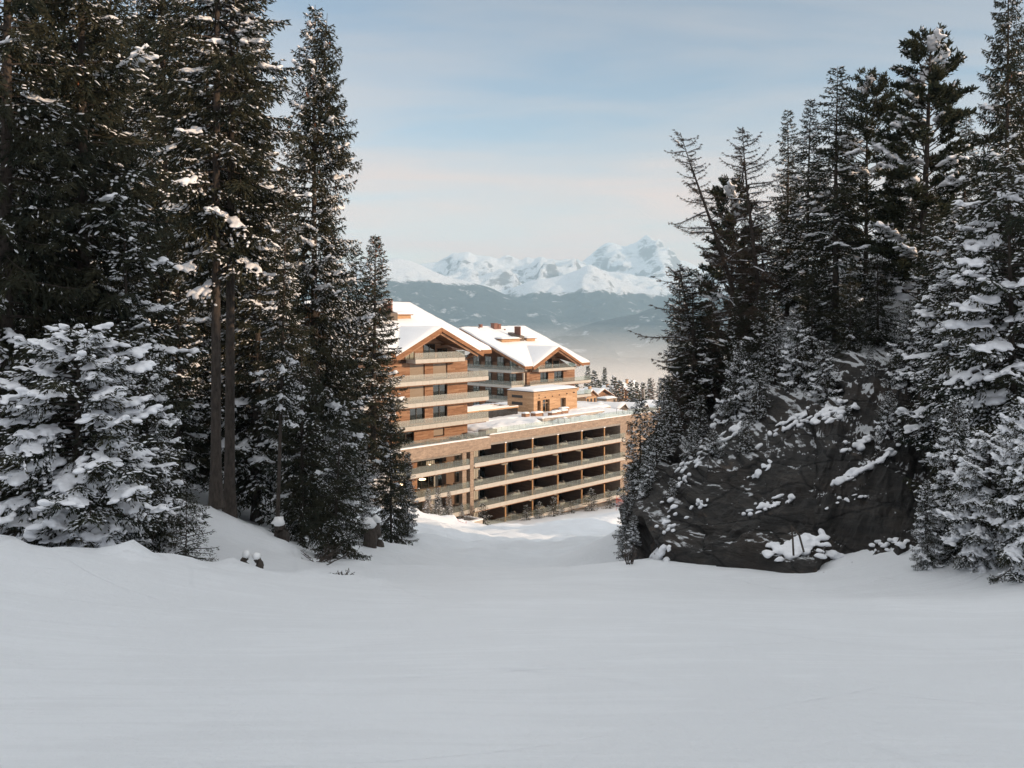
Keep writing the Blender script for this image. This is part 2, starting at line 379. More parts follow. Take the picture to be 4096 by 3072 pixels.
# ------------------------------------------------------------------ rock cliff
base = [(636, 574, 31.2), (660, 568, 30), (700, 570, 28.7), (760, 577, 27.2), (815, 586, 25.7), (850, 588, 26), (890, 583, 25.4), (940, 590, 25.5), (1000, 590, 26), (1060, 590, 27)]
mid1 = [(632, 540, 36), (655, 528, 33), (700, 520, 30.5), (760, 520, 29), (815, 522, 28), (850, 520, 28.2), (890, 520, 28), (940, 520, 28), (1000, 515, 28.5), (1060, 510, 29)]
mid2 = [(640, 490, 44), (662, 470, 37), (702, 458, 34), (760, 450, 32.5), (815, 448, 31.5), (850, 445, 31.8), (890, 440, 32), (940, 440, 32), (1000, 430, 32.5), (1060, 425, 33)]
top = [(650, 440, 52), (672, 420, 47), (706, 402, 43), (760, 380, 41), (815, 370, 39), (850, 362, 38), (890, 358, 37.5), (940, 360, 37), (1000, 360, 37), (1060, 360, 37)]
back = [(655, 425, 56), (680, 412, 53), (712, 395, 49.5), (765, 362, 47), (815, 345, 45), (850, 338, 44), (890, 335, 43), (940, 338, 42), (1000, 342, 42), (1060, 345, 42)]
def spl(rows, nu, nv):
    R = np.array([[at(*p) for p in r] for r in rows])            # rows x pts x 3
    u = np.linspace(0, R.shape[1]-1, nu); v = np.linspace(0, R.shape[0]-1, nv)
    T = np.empty((R.shape[0], nu, 3))
    for c in range(3):
        for r in range(R.shape[0]): T[r, :, c] = np.interp(u, np.arange(R.shape[1]), R[r, :, c])
    O = np.empty((nv, nu, 3))
    for c in range(3):
        for k in range(nu): O[:, k, c] = np.interp(v, np.arange(R.shape[0]), T[:, k, c])
    return O
cl = spl([base, mid1, mid2, top, back], 420, 260)
nrm = np.cross(np.gradient(cl, axis=1), np.gradient(cl, axis=0)); nrm /= np.linalg.norm(nrm, axis=2)[..., None]
if nrm[100, 200, 1] > 0: nrm = -nrm
ax = cl[..., 0]; az = cl[..., 2]
sx = ax*.82+az*.57; sz = -ax*.57+az*.82                       # tilted strata
disp = ridged(sx/4.5, sz/1.9, 4, 6)*.95+fbm(ax/7, az/5, 9, 3)*1.3+fbm(sx/1.2, sz/.3, 14, 5)*.30
step = sz/1.5+fbm(ax/4, az/4, 19, 3)*1.2; disp += (step-np.floor(step))**2*.55
edge = np.minimum(1, np.linspace(0, 1, cl.shape[0])[:, None]*14)*np.minimum(1, (1-np.linspace(0, 1, cl.shape[0]))[:, None]*5)
cl = cl+nrm*(disp-.9)[..., None]*edge[..., None]
cliff = link('rock_cliff', np_mesh('rock_cliff', cl.reshape(-1, 3), [grid_faces(cl.shape[0], cl.shape[1])], M['rock'], smooth=True), kind='structure')

# ------------------------------------------------------------------ trees
rs = np.random.RandomState
def unit(v): return v/(np.linalg.norm(v, axis=-1, keepdims=True)+1e-9)
ico_v = None
def _ico():
    t = (1+5**.5)/2
    v = np.array([(-1, t, 0), (1, t, 0), (-1, -t, 0), (1, -t, 0), (0, -1, t), (0, 1, t), (0, -1, -t), (0, 1, -t), (t, 0, -1), (t, 0, 1), (-t, 0, -1), (-t, 0, 1)], float)
    v /= np.linalg.norm(v[0])
    f = np.array([(0, 11, 5), (0, 5, 1), (0, 1, 7), (0, 7, 10), (0, 10, 11), (1, 5, 9), (5, 11, 4), (11, 10, 2), (10, 7, 6), (7, 1, 8), (3, 9, 4), (3, 4, 2), (3, 2, 6), (3, 6, 8), (3, 8, 9), (4, 9, 5), (2, 4, 11), (6, 2, 10), (8, 6, 7), (9, 8, 1)])
    return v, f
IV, IF = _ico()
def _ico2():
    v = list(map(tuple, IV)); f = []; c = {}
    def m(a, b):
        k = (min(a, b), max(a, b))
        if k not in c:
            p = np.array(v[a])+np.array(v[b]); p /= np.linalg.norm(p); c[k] = len(v); v.append(tuple(p))
        return c[k]
    for a, b, d in IF:
        x, y, z = m(a, b), m(b, d), m(d, a); f += [(a, x, z), (b, y, x), (d, z, y), (x, y, z)]
    return np.array(v), np.array(f)
IV2, IF2 = _ico2()
def blobs(C, D, ra, rb, rc, r, fine=False):
    """flattened lumps: centre, direction of the long axis, radii along / across / up"""
    C = np.asarray(C); n = len(C)
    if n == 0: return np.zeros((0, 3)), np.zeros((0, 3), int)
    bv, bf = (IV2, IF2) if fine else (IV, IF)
    D = unit(D); side = unit(np.cross(D, np.array((0, 0, 1.)))+1e-6); up = np.cross(side, D)
    jit = 1+(r.rand(n, len(bv), 1)-.5)*(.42 if fine else .5)
    b = bv[None]*jit
    zc_ = np.where(b[..., 2] < 0, b[..., 2]*.55, b[..., 2])
    V = C[:, None]+b[..., 0:1]*D[:, None]*ra[:, None, None]+b[..., 1:2]*side[:, None]*rb[:, None, None]+zc_[..., None]*up[:, None]*rc[:, None, None]
    F = bf[None]+(np.arange(n)*len(bv))[:, None, None]
    return V.reshape(-1, 3), F.reshape(-1, 3)
def blades(Pp, Dd, L, Wd, r, flat=.0):
    """narrow leaf-shaped quads, one per needle spray"""
    n = len(Pp); D = unit(Dd); rnd = r.randn(n, 3)
    if flat: rnd = rnd*(1-flat)+np.array((0, 0, 1.))*flat*3
    S = unit(np.cross(D, rnd))
    L = np.broadcast_to(L, (n,))[:, None]; Wd = np.broadcast_to(Wd, (n,))[:, None]
    V = np.stack([Pp, Pp+D*L*.45+S*Wd*.5, Pp+D*L, Pp+D*L*.45-S*Wd*.5], 1).reshape(-1, 3)
    return V, np.arange(n*4).reshape(-1, 4)
def join(parts):
    V = []; F = {}; o = 0
    for v, f in parts:
        if len(v) == 0: continue
        V.append(v); F.setdefault(f.shape[1], []).append(f+o); o += len(v)
    return np.concatenate(V), [np.concatenate(x) for x in F.values()]
def tube_np(pts, rad, k=5):
    pts = np.asarray(pts, float); n = len(pts); rad = np.asarray(rad, float)
    tg = unit(np.gradient(pts, axis=0)); up = np.where(np.abs(tg[:, 2:3]) > .9, np.array((1., 0, 0)), np.array((0, 0, 1.)))
    a_ = unit(np.cross(tg, up)); b_ = np.cross(tg, a_); an = np.arange(k)*2*math.pi/k
    V = (pts[:, None]+rad[:, None, None]*(np.cos(an)[None, :, None]*a_[:, None]+np.sin(an)[None, :, None]*b_[:, None])).reshape(-1, 3)
    i = np.arange(n-1)[:, None]*k; j = np.arange(k)[None]; j2 = (j+1) % k
    return V, np.stack([i+j, i+j2, i+k+j2, i+k+j], -1).reshape(-1, 4)

def trunk_curve(r, H, bend, lean, n=24):
    s = np.linspace(0, 1, n); a = r.rand()*6.28
    off = bend*H*(np.sin(s*3.0+a)-np.sin(a))*s
    P = np.stack([off+lean[0]*H*s, bend*H*.7*(np.cos(s*2.6+a)-np.cos(a))*s+lean[1]*H*s, H*s], 1)
    return P
def remesh(v, f, voxel, r):
    """melt overlapping lumps into one sagging blanket"""
    me = np_mesh('tmp', v, [f], M['snow']); o = bpy.data.objects.new('tmp', me); col.objects.link(o)
    md = o.modifiers.new('r', 'REMESH'); md.mode = 'VOXEL'; md.voxel_size = voxel
    m2 = o.modifiers.new('s', 'SMOOTH'); m2.factor = .5; m2.iterations = 3
    dg_ = bpy.context.evaluated_depsgraph_get(); ev = o.evaluated_get(dg_); me2 = bpy.data.meshes.new_from_object(ev)
    n = len(me2.vertices); V = np.empty(n*3, np.float32); me2.vertices.foreach_get('co', V); V = V.reshape(-1, 3)
    lt = np.empty(len(me2.polygons), np.int32); me2.polygons.foreach_get('loop_total', lt)
    lv = np.empty(len(me2.loops), np.int32); me2.loops.foreach_get('vertex_index', lv)
    N = np.empty(n*3, np.float32); me2.vertices.foreach_get('normal', N); N = N.reshape(-1, 3)
    V = V+N*(fbm(V[:, 0]*3.1+V[:, 2]*2, V[:, 1]*3.1-V[:, 2], 3, 4)[:, None]*.05)
    assert (lt == 4).all(); F = lv.reshape(-1, 4)
    bpy.data.objects.remove(o); bpy.data.meshes.remove(me); bpy.data.meshes.remove(me2)
    return V.astype(float), F
def make_conifer(seed, H, R, bare=.08, nb=9.0, droop=.35, snow=.3, bl=.2, bw=.055, dens=1.0, kind='spruce', bend=.004, lean=(0, 0), shape=.8,
                 big=.3, cones=0, r0=None, hang=.5, bigr=.16, onesided=None, fork=0, voxel=.055):
    r = rs(seed); tc_ = trunk_curve(r, H, bend, lean); r0 = r0 or H*.0115
    s_ = np.linspace(0, 1, len(tc_))
    flare = 1+.5*np.exp(-s_*40)
    tr = [tube_np(tc_, np.maximum(r0*(1-s_)**.85*flare, .012), 9)]
    if fork:                       # second leader
        k0 = int(len(tc_)*.68); p0 = tc_[k0]; q = p0+np.array((fork, .1, 0))*np.linspace(0, 1, 8)[:, None]**.7+np.array((0, 0, H*.29))*np.linspace(0, 1, 8)[:, None]
        tr.append(tube_np(q, np.linspace(r0*.35, .012, 8), 7))
    FP, FD, FL, FW = [], [], [], []; SN, SD, SA, SB, SC = [], [], [], [], []; BN, BD, BR = [], [], []; DP, DD = [], []; CP = []
    hs = np.arange(bare*H, H*.992, 1.0/nb); ph = 0.0
    loadphase = r.rand(4)*6.28
    for h in hs:
        f = h/H; rel = (1-f)/(1-bare)
        ph += 2.399+r.randn()*.35
        Lb = R*(rel**shape)*(.62+.48*r.rand())*(1 if rel < .8 else 1-.55*(rel-.8)/.2*r.rand())+.12
        if r.rand() < .07: Lb *= 1.25
        if onesided is not None:
            Lb *= .55+.55*(.5+.5*math.cos(ph-onesided))
        a = .55*(1-rel)-.10+r.randn()*.07; dr = droop*(.35+.65*rel)
        if kind == 'pine': a = .35*(1-rel)+.15+r.randn()*.12; dr = -.12
        n = max(4, int(Lb/.13)); s = np.linspace(.0, 1, n)
        base_ = np.array([np.interp(h, tc_[:, 2], tc_[:, 0]), np.interp(h, tc_[:, 2], tc_[:, 1]), h])
        dv = np.array((math.cos(ph), math.sin(ph), 0)); sd = np.array((-dv[1], dv[0], 0))
        wob = (np.sin(s*5+ph)*.04*Lb)
        zz = Lb*(a*s-dr*s**1.6+dr*.55*s**4)
        B = base_+dv*(Lb*s*math.sqrt(max(.3, 1-min(.6, abs(a-dr)**2))))[:, None]+sd*wob[:, None]+np.array((0, 0, 1.))*zz[:, None]
        T = unit(np.gradient(B, axis=0))
        if Lb > .5: tr.append(tube_np(B[::max(1, n//6)], np.linspace(.010+.010*Lb, .006, len(B[::max(1, n//6)])), 4))
        # side twigs
        m = s > (.16 if kind != 'pine' else .45)
        if not m.any(): continue
        Bi = np.repeat(B[m], 2, 0); Ti = np.repeat(T[m], 2, 0); si = np.repeat(s[m], 2)
        sg = np.tile([1., -1.], m.sum())[:, None]
        lt = (.12+.30*Lb*(1-si)**.75*np.minimum(1, si*3))*(.6+.7*r.rand(len(si)))
        lt = np.minimum(lt, .95)
        down = (hang*(.3+.9*r.rand(len(si))))[:, None]
        TD = unit(sd[None]*sg*.85+Ti*.65-np.array((0, 0, 1.))*down+r.randn(len(si), 3)*.18)
        if kind == 'pine': TD = unit(sd[None]*sg*.8+Ti*.6+np.array((0, 0, .5))+r.randn(len(si), 3)*.3); lt *= .8
        nj = np.maximum(1, np.ceil(lt/(bl*.72)).astype(int)); mj = nj.max()
        J = np.arange(mj)[None]; ok = (J < nj[:, None])
        pos = Bi[:, None]+TD[:, None]*(J*bl*.72)[..., None]-np.array((0, 0, 1.))*((J*bl*.72)**2*hang*.5)[..., None]
        dd = np.repeat(TD[:, None], mj, 1)-np.array((0, 0, 1.))*(J*bl*hang*.7)[..., None]
        pos = pos[ok]; dd = dd[ok]; nn = len(pos)
        rep = max(1, int(round(3*dens)))
        for q in range(rep):
            if kind == 'pine':
                FP.append(pos+r.randn(nn, 3)*.05); FD.append(unit(dd+r.randn(nn, 3)*.75+np.array((0, 0, .45)))); FL.append(bl*(.8+.5*r.rand(nn))); FW.append(bw*(.7+.6*r.rand(nn)))
            else:
                FP.append(pos+r.randn(nn, 3)*.02); FD.append(unit(dd+r.randn(nn, 3)*.38-np.array((0, 0, .22))*(q % 2))); FL.append(bl*(.75+.6*r.rand(nn))); FW.append(bw*(.7+.6*r.rand(nn)))
        # blades along the branch axis
        FP.append(B); FD.append(T); FL.append(np.full(n, bl)); FW.append(np.full(n, bw))
        # snow load varies round the tree
        load = .5+.25*math.sin(ph*1.0+loadphase[0]+h*.8)+.25*math.sin(h*2.1+loadphase[1]+ph*.5)+r.randn()*.18
        if load > 1-snow*1.25:
            pick = r.rand(nn) < (.10+.30*snow)
            k = pick.sum()
            SN.append(pos[pick]+dd[pick]*bl*.4+np.array((0, 0, bw*.55))); SD.append(dd[pick]*np.array((1, 1, .5)))
            SA.append(bl*(.35+.45*r.rand(k))); SB.append(bw*(.6+.9*r.rand(k))); SC.append(bw*(.35+.35*r.rand(k)))
            if r.rand() < big:
                c0 = .2+.4*r.rand(); mm = (s > c0) & (s < c0+.3+.4*r.rand())
                k = mm.sum()
                if k:
                    for lo in (-1, -.45, .45, 1):                  # lobes sagging over the side twigs
                        j_ = r.rand(k) < .75; kk_ = j_.sum()
                        off = sd*lo*(.22+.5*r.rand(kk_))[:, None]*min(.6, Lb*.3)
                        BN.append(B[mm][j_]+off+np.array((0, 0, 1.))*(bigr*.1-.25*np.abs(off).sum(1))[:, None]); BD.append(off+T[mm][j_]*.12-np.array((0, 0, .06))); BR.append(bigr*(.35+.6*r.rand(kk_))*min(1, .45+Lb/2.5))
                    BN.append(B[mm]+r.randn(k, 3)*np.array((.09, .09, .0))*(bigr/.16)+np.array((0, 0, bigr*.35))); BD.append(T[mm]*np.array((1, 1, .7))); BR.append(bigr*(.5+.55*r.rand(k))*min(1, .45+Lb/2.5))
        dm = r.rand(nn) < .05+.16*snow*(load > .45)
        DP.append(pos[dm]+np.array((0, 0, bw*.35))); DD.append(dd[dm])
        if cones and rel < .45 and r.rand() < cones:
            k = 2; ii = r.randint(n//2, n, k); CP.append(B[ii]-np.array((0, 0, .08)))
    FP = np.concatenate(FP); FD = np.concatenate(FD); FL = np.concatenate(FL); FW = np.concatenate(FW)
    if fork:
        keep = (FP[:, 2] > H*.72); ex = FP[keep].copy(); ex[:, 0] += fork*.9; ex[:, 2] -= H*.03
        FP = np.concatenate([FP, ex]); FD = np.concatenate([FD, FD[keep]]); FL = np.concatenate([FL, FL[keep]]); FW = np.concatenate([FW, FW[keep]])
    fv, ff = blades(FP, FD, FL, FW, r)
    parts = [(fv, ff)]; nfol = len(ff)
    mats = [M['pine'] if kind == 'pine' else M['spruce']]; midx = np.zeros(nfol, int)
    if CP:
        CP = np.concatenate(CP); cv, cf_ = blobs(CP, np.tile([0, 0.01, -1.], (len(CP), 1)), np.full(len(CP), .085), np.full(len(CP), .028), np.full(len(CP), .028), r)
        parts.append((cv, cf_)); mats.append(M['cone'])
    V, F = join(parts)
    if len(mats) > 1:
        F = sorted(F, key=lambda x: -x.shape[1]); midx = np.concatenate([np.zeros(len(F[0]), int), np.ones(len(F[1]), int)])
        crown = np_mesh('crown', V, F, mats, midx)
    else: crown = np_mesh('crown', V, F, mats)
    DP = np.concatenate(DP); DD = np.concatenate(DD)
    sp = [blades(DP, DD, bl*.8, bw*.75, r, .8)]
    if SN:
        SN = np.concatenate(SN); sp.append(blobs(SN, np.concatenate(SD), np.concatenate(SA), np.concatenate(SB), np.concatenate(SC), r))
    if BN:
        BN = np.concatenate(BN); BR = np.concatenate(BR)
        v_, f_ = blobs(BN, np.concatenate(BD), BR*1.15, BR*.8, BR*.55, r, True)
        sp.append(remesh(v_, f_, voxel, r))
    V, F = join(sp); sm = np_mesh('snow', V, F, M['snow_tree'], smooth=True)
    V, F = join(tr); tm = np_mesh('trunk', V, F, M['bark'], smooth=True)
    return dict(H=H, trunk=tm, crown=crown, snow=sm)

def make_larch(seed, H, R, lean=(0, 0), bend=.03, bare=.2, nb=5.0, snow=.3, tw=.022, far=False):
    r = rs(seed); tc_ = trunk_curve(r, H, bend, lean, 30); r0 = H*.014; s_ = np.linspace(0, 1, len(tc_))
    tr = [tube_np(tc_, np.maximum(r0*(1-s_)**.8, .02), 8)]
    FP, FD, FL, FW, SP = [], [], [], [], []
    ph = 0
    for h in np.arange(bare*H, H*.99, 1/nb):
        rel = (1-h/H)/(1-bare); ph += 2.4+r.randn()*.5
        Lb = R*(rel**.5)*(.25+.95*r.rand()**1.3)+.15; a = .5*(1-rel)+.05+r.randn()*.22
        n = max(5, int(Lb/.16)); s = np.linspace(0, 1, n)
        b0 = np.array([np.interp(h, tc_[:, 2], tc_[:, 0]), np.interp(h, tc_[:, 2], tc_[:, 1]), h])
        dv = np.array((math.cos(ph), math.sin(ph), 0)); sd = np.array((-dv[1], dv[0], 0))
        B = b0+dv*(Lb*s*.95)[:, None]+sd*(np.sin(s*6+ph)*.07*Lb)[:, None]+np.array((0, 0, 1.))*(Lb*(a*s-.45*s**1.7+.32*s**4))[:, None]
        tr.append(tube_np(B, np.linspace(.012+.012*Lb, .006, n), 4)); T = unit(np.gradient(B, axis=0))
        m = s > .12; Bi = np.repeat(B[m], 5, 0); Ti = np.repeat(T[m], 5, 0); k = len(Bi)
        sg = np.sign(r.randn(k, 1)); TD = unit(sd*sg*.8+Ti*.7+r.randn(k, 3)*.35+np.array((0, 0, -.15)))
        lt = (.10+.22*Lb*(1-np.repeat(s[m], 5)))*(.4+.9*r.rand(k))
        for j in range(4):
            p = Bi+TD*(lt*j/4)[:, None]+np.array((0, 0, -1.))*(lt*(j/4)**2*.3)[:, None]
            FP.append(p); FD.append(unit(TD+r.randn(k, 3)*.25+np.array((0, 0, -.2+.12*j)))); FL.append(lt*.34+.03); FW.append(np.full(k, tw))
            FP.append(p); FD.append(unit(TD+r.randn(k, 3)*.9)); FL.append(lt*.25+.04); FW.append(np.full(k, tw*.8))
        if r.rand() < snow*1.5:
            c0 = r.rand()*.5; mm = (s > c0) & (s < c0+.4); kk = mm.sum()
            SP.append((B[mm]+np.array((0, 0, .03)), T[mm], .05+.04*r.rand(kk)))
    fv, ff = blades(np.concatenate(FP), np.concatenate(FD), np.concatenate(FL), np.concatenate(FW), r)
    crown = np_mesh('crown', fv, [ff], M['fartwig'] if far else M['larch'])
    if not SP: SP.append((tc_[-3:-1], np.tile([1., 0, 0], (2, 1)), np.array([.03, .03])))
    C = np.concatenate([x[0] for x in SP]); D = np.concatenate([x[1] for x in SP]); Rr = np.concatenate([x[2] for x in SP])
    v, f = blobs(C, D, Rr*1.9, Rr*.8, Rr*.6, r)
    V, F = join(tr)
    return dict(H=H, trunk=np_mesh('trunk', V, F, M['bark_larch'], smooth=True), crown=crown, snow=np_mesh('snow', v, [f], M['snow_tree'], smooth=True))

TREES = []
def plant(name, tpl, px, Y, ytop=None, H=None, rz=0.0, label='', cat='spruce', group=None, wid=1.0, sink=.15, z=None, tilt=(0, 0), ybase=None, X=None):
    X = (px-512)/FPX*Y if X is None else X
    z0 = ground(X, Y)-sink if z is None else z
    if ybase is not None: z0 = (HOR-ybase)/FPX*Y
    if H is None: H = (HOR-ytop)/FPX*Y-z0
    k = H/tpl['H']
    root = empty(name, (X, Y, z0), rz, label=label, cat=cat, group=group)
    root.rotation_euler = (tilt[0], tilt[1], rz); root.scale = (k*wid, k*wid, k)
    for p in ('trunk', 'crown', 'snow'): link(p, tpl[p], root, kind='stuff' if p == 'snow' else None)
    TREES.append(root); return root
# tree templates (each is copied with shared mesh data)
T = {}
T['big1'] = make_conifer(11, 24, 4.3, bare=.06, nb=12, snow=.34, cones=.10, hang=.8, droop=.48, big=.32, bl=.21, bw=.06)
T['big2'] = make_conifer(12, 26, 4.4, bare=.10, nb=11, snow=.30, cones=.08, hang=.85, droop=.46, big=.3, bl=.21, bw=.06)
T['pole'] = make_conifer(13, 30, 3.4, bare=.30, nb=7, snow=.45, hang=.6, droop=.45, big=.45, bl=.2, bw=.055, r0=.195, cones=.05)
T['fork'] = make_conifer(14, 26, 4.0, bare=.05, nb=10.5, snow=.5, cones=.22, hang=.85, droop=.30, big=.5, fork=.75, bl=.2, bw=.06, shape=.62, bigr=.17)
T['gold'] = make_conifer(15, 21, 2.9, bare=.03, nb=13, snow=.32, cones=.5, hang=.6, droop=.30, big=.35, shape=.7, bl=.18, bw=.06)
T['thin1'] = make_conifer(16, 16, 2.7, bare=.07, nb=12, snow=.5, hang=.6, droop=.42, big=.30, shape=.75, bl=.17, bw=.055, bend=.008)
T['thin2'] = make_conifer(17, 15, 2.3, bare=.08, nb=12, snow=.42, hang=.5, droop=.40, big=.3, shape=.7, bl=.17, bw=.05, bend=.01)
T['laden'] = make_conifer(18, 6.0, 3.0, bare=.02, nb=26, snow=.8, hang=.7, droop=.85, big=.95, shape=.5, bl=.10, bw=.03, dens=1.1, bigr=.16, r0=.13, voxel=.03)
T['laden2'] = make_conifer(19, 9.0, 2.9, bare=.03, nb=20, snow=.8, hang=.75, droop=.75, big=.55, shape=.65, bl=.12, bw=.035, bigr=.15, lean=(.05, 0), voxel=.04)
T['frost'] = make_conifer(20, 9, 1.9, bare=.03, nb=16, snow=.85, hang=.6, droop=.45, big=.45, shape=.75, bl=.14, bw=.04, bigr=.11, voxel=.04)
T['young'] = make_conifer(21, 2.4, .95, bare=.03, nb=32, snow=.18, hang=.25, droop=.25, big=.15, shape=.85, bl=.07, bw=.016, bigr=.05, r0=.03, voxel=.015)
T['sap'] = make_conifer(22, 4, 1.1, bare=.04, nb=14, snow=.55, hang=.4, droop=.3, big=.2, shape=.8, bl=.13, bw=.035, bigr=.08)
T['dark'] = make_conifer(23, 11, 2.7, bare=.05, nb=14, snow=.28, hang=.75, droop=.42, big=.2, shape=.7, bl=.16, bw=.045)
T['pine1'] = make_conifer(24, 14, 3.4, bare=.10, nb=12, snow=.42, kind='pine', big=.45, shape=.42, bl=.24, bw=.08, dens=2.2, bigr=.2, r0=.25, bend=.02)
T['pine2'] = make_conifer(25, 12, 2.9, bare=.12, nb=10, snow=.35, kind='pine', big=.4, shape=.5, bl=.22, bw=.065, dens=1.7, bigr=.18, fork=.7)
T['larch1'] = make_larch(26, 12, 3.4, lean=(-.26, 0), bend=.03, bare=.10, nb=8.5, tw=.024)
T['larch2'] = make_larch(27, 12.5, 3.4, lean=(-.04, 0), bend=.035, bare=.12, nb=10, tw=.024)
T['larch3'] = make_larch(28, 6, 2.0, lean=(-.3, 0), bend=.05, bare=.1, nb=12, tw=.026)
T['far1'] = make_conifer(29, 20, 3.2, bare=.02, nb=5, snow=.5, hang=.3, droop=.3, big=0, bl=.55, bw=.22, dens=.7)
T['far2'] = make_conifer(30, 17, 3.6, bare=.02, nb=5, snow=.6, hang=.3, droop=.3, big=0, bl=.55, bw=.22, dens=.7)
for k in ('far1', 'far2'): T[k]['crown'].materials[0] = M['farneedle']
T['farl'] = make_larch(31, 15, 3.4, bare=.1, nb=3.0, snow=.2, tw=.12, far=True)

GL = 'spruces of the wood left of the piste'
GR = 'conifers on the rocky hill right of the piste'
E_ = 'spruce'
# --- left wood, nearest first
plant('spruce_tree', T['laden'], 78, 21.3, ytop=326, rz=.4, wid=1.2, label='young spruce bowed under the thickest snow pads, left edge of the photo', cat='spruce')
plant('spruce_tree', T['young'], 186, 22.2, ytop=494, rz=1, label='knee-high dark young spruce with almost no snow, right of the snow-laden one', cat='spruce')
plant('spruce_tree', T['laden2'], 148, 24.5, ytop=335, rz=2.2, wid=.85, label='spruce with long snowy arms reaching right, between the snow-laden young spruce and the twin trunks', cat='spruce')
plant('spruce_tree', T['big1'], 84, 26.5, ytop=-190, rz=.3, wid=1.05, label='thick-trunked tall spruce rising straight behind the snow-laden young spruce', group=GL)
plant('spruce_tree', T['big2'], 5, 24.5, ytop=-250, rz=2.0, label='broad old spruce whose trunk stands at the very left edge of the photo', group=GL)
plant('spruce_tree', T['pole'], 216, 33, H=32, ybase=508, rz=1.0, label='left one of the twin bare-trunked spruces standing close together on the snowy bank', group=GL, wid=.95)
plant('spruce_tree', T['pole'], 229.5, 33.9, H=31, rz=-1.1, tilt=(0, .012), label='right one of the twin bare-trunked spruces standing close together on the snowy bank', group=GL, wid=1.0)
plant('spruce_tree', T['pole'], 277, 33.2, H=15.5, ybase=538, rz=2.6, tilt=(0, -.045), wid=.8, label='spruce with a curved bare trunk leaning left, on the bank right of the twin trunks', group=GL)
plant('spruce_tree', T['fork'], 315, 43, ytop=4, rz=.15, wid=.84, label='tall spruce with a double top hung with cones, its crown against open sky', group=GL)
plant('spruce_tree', T['dark'], 334, 33, ytop=415, rz=.8, tilt=(0, .06), label='dark spruce drooping over the root-covered bank, below the tall spruce with the double top', group=GL, wid=1.1)
plant('spruce_tree', T['dark'], 302, 37, ytop=330, rz=2.5, label='dark spruce filling the gap right of the leaning bare trunk, light snow on its twigs', group=GL)
plant('spruce_tree', T['big1'], 330, 48, ytop=225, rz=2.9, wid=.55, label='spruce standing behind and right of the double-topped spruce, lower top at mid height', group=GL)
plant('spruce_tree', T['gold'], 373, 84, ytop=234, rz=.3, wid=1.2, label='sunlit golden spruce with snowy tiers beside the left chalet gable', group=GL)
plant('spruce_tree', T['thin2'], 356, 86, ytop=248, rz=1.7, label='slim sunlit spruce half hidden behind the golden spruce', group=GL)
plant('spruce_tree', T['frost'], 362, 46, ytop=432, rz=.5, label='spruce with a snow-capped top in front of the dark foot of the golden spruce', group=GL)
plant('spruce_tree', T['dark'], 391, 53, ytop=400, rz=1.9, wid=.8, label='dark pointed spruce at the right end of the left wood, touching the hotel front', group=GL)
plant('spruce_tree', T['frost'], 408, 57, ytop=452, rz=2.4, wid=.8, label='frosted narrow spruce, last in the row before the snow-capped concrete box', group=GL)
plant('spruce_tree', T['thin1'], 128, 25.8, ytop=190, rz=.9, label='spruce with a thin trunk rooted right at the piste bank behind the long snowy arms', group=GL)
bgL = [(-22, 44, -60, 'big2', 'spruce mostly cut off by the left photo edge, behind the broad old spruce'),
 (30, 52, -20, 'big1', 'background spruce between the edge trunk and the thick trunk, upper left'),
 (62, 42, -80, 'big2', 'second-row spruce just left of the thick-trunked tall spruce'),
 (112, 47, -70, 'big1', 'second-row spruce just right of the thick-trunked tall spruce'),
 (140, 60, -10, 'big2', 'backlit spruce with sky showing through, left of the twin trunks'),
 (165, 42, -60, 'fork', 'coned spruce with scattered snow clumps, left neighbour of the twin trunks'),
 (188, 66, 20, 'big1', 'golden backlit spruce seen in the gap left of the twin trunks'),
 (205, 52, -120, 'pole', 'bare-trunked spruce in shade directly behind the left twin trunk'),
 (240, 50, -30, 'thin1', 'spruce whose branches reach into the sky right of the twin trunks'),
 (256, 40, 120, 'thin1', 'snow-dusted spruce between the twin trunks and the double-topped spruce'),
 (280, 62, 165, 'thin1', 'background spruce behind the gap left of the double-topped spruce'),
 (236, 72, 60, 'gold', 'sunlit background spruce glowing between the trunks'),
 (178, 38, 250, 'thin1', 'slim spruce in deep shade left of the twin trunks, its top at mid height'),
 (195, 46, 300, 'pole', 'thin bare trunk in deep shade just left of the twin trunks'),
 (252, 44, 260, 'pole', 'thin bare trunk in deep shade just right of the twin trunks'),
 (40, 34, 120, 'big1', 'dark spruce behind the left shoulder of the snow-laden young spruce'),
 (325, 56, 215, 'thin1', 'background spruce showing right of the double-topped spruce trunk'),
 (100, 70, 0, 'gold', 'distant lit spruce glimpsed through the upper left crowns')]
for i, (px, Y, yt, k, lb) in enumerate(bgL):
    plant('spruce_tree', T[k], px, Y, ytop=yt, rz=i*1.7, label=lb, cat=E_, group=GL)

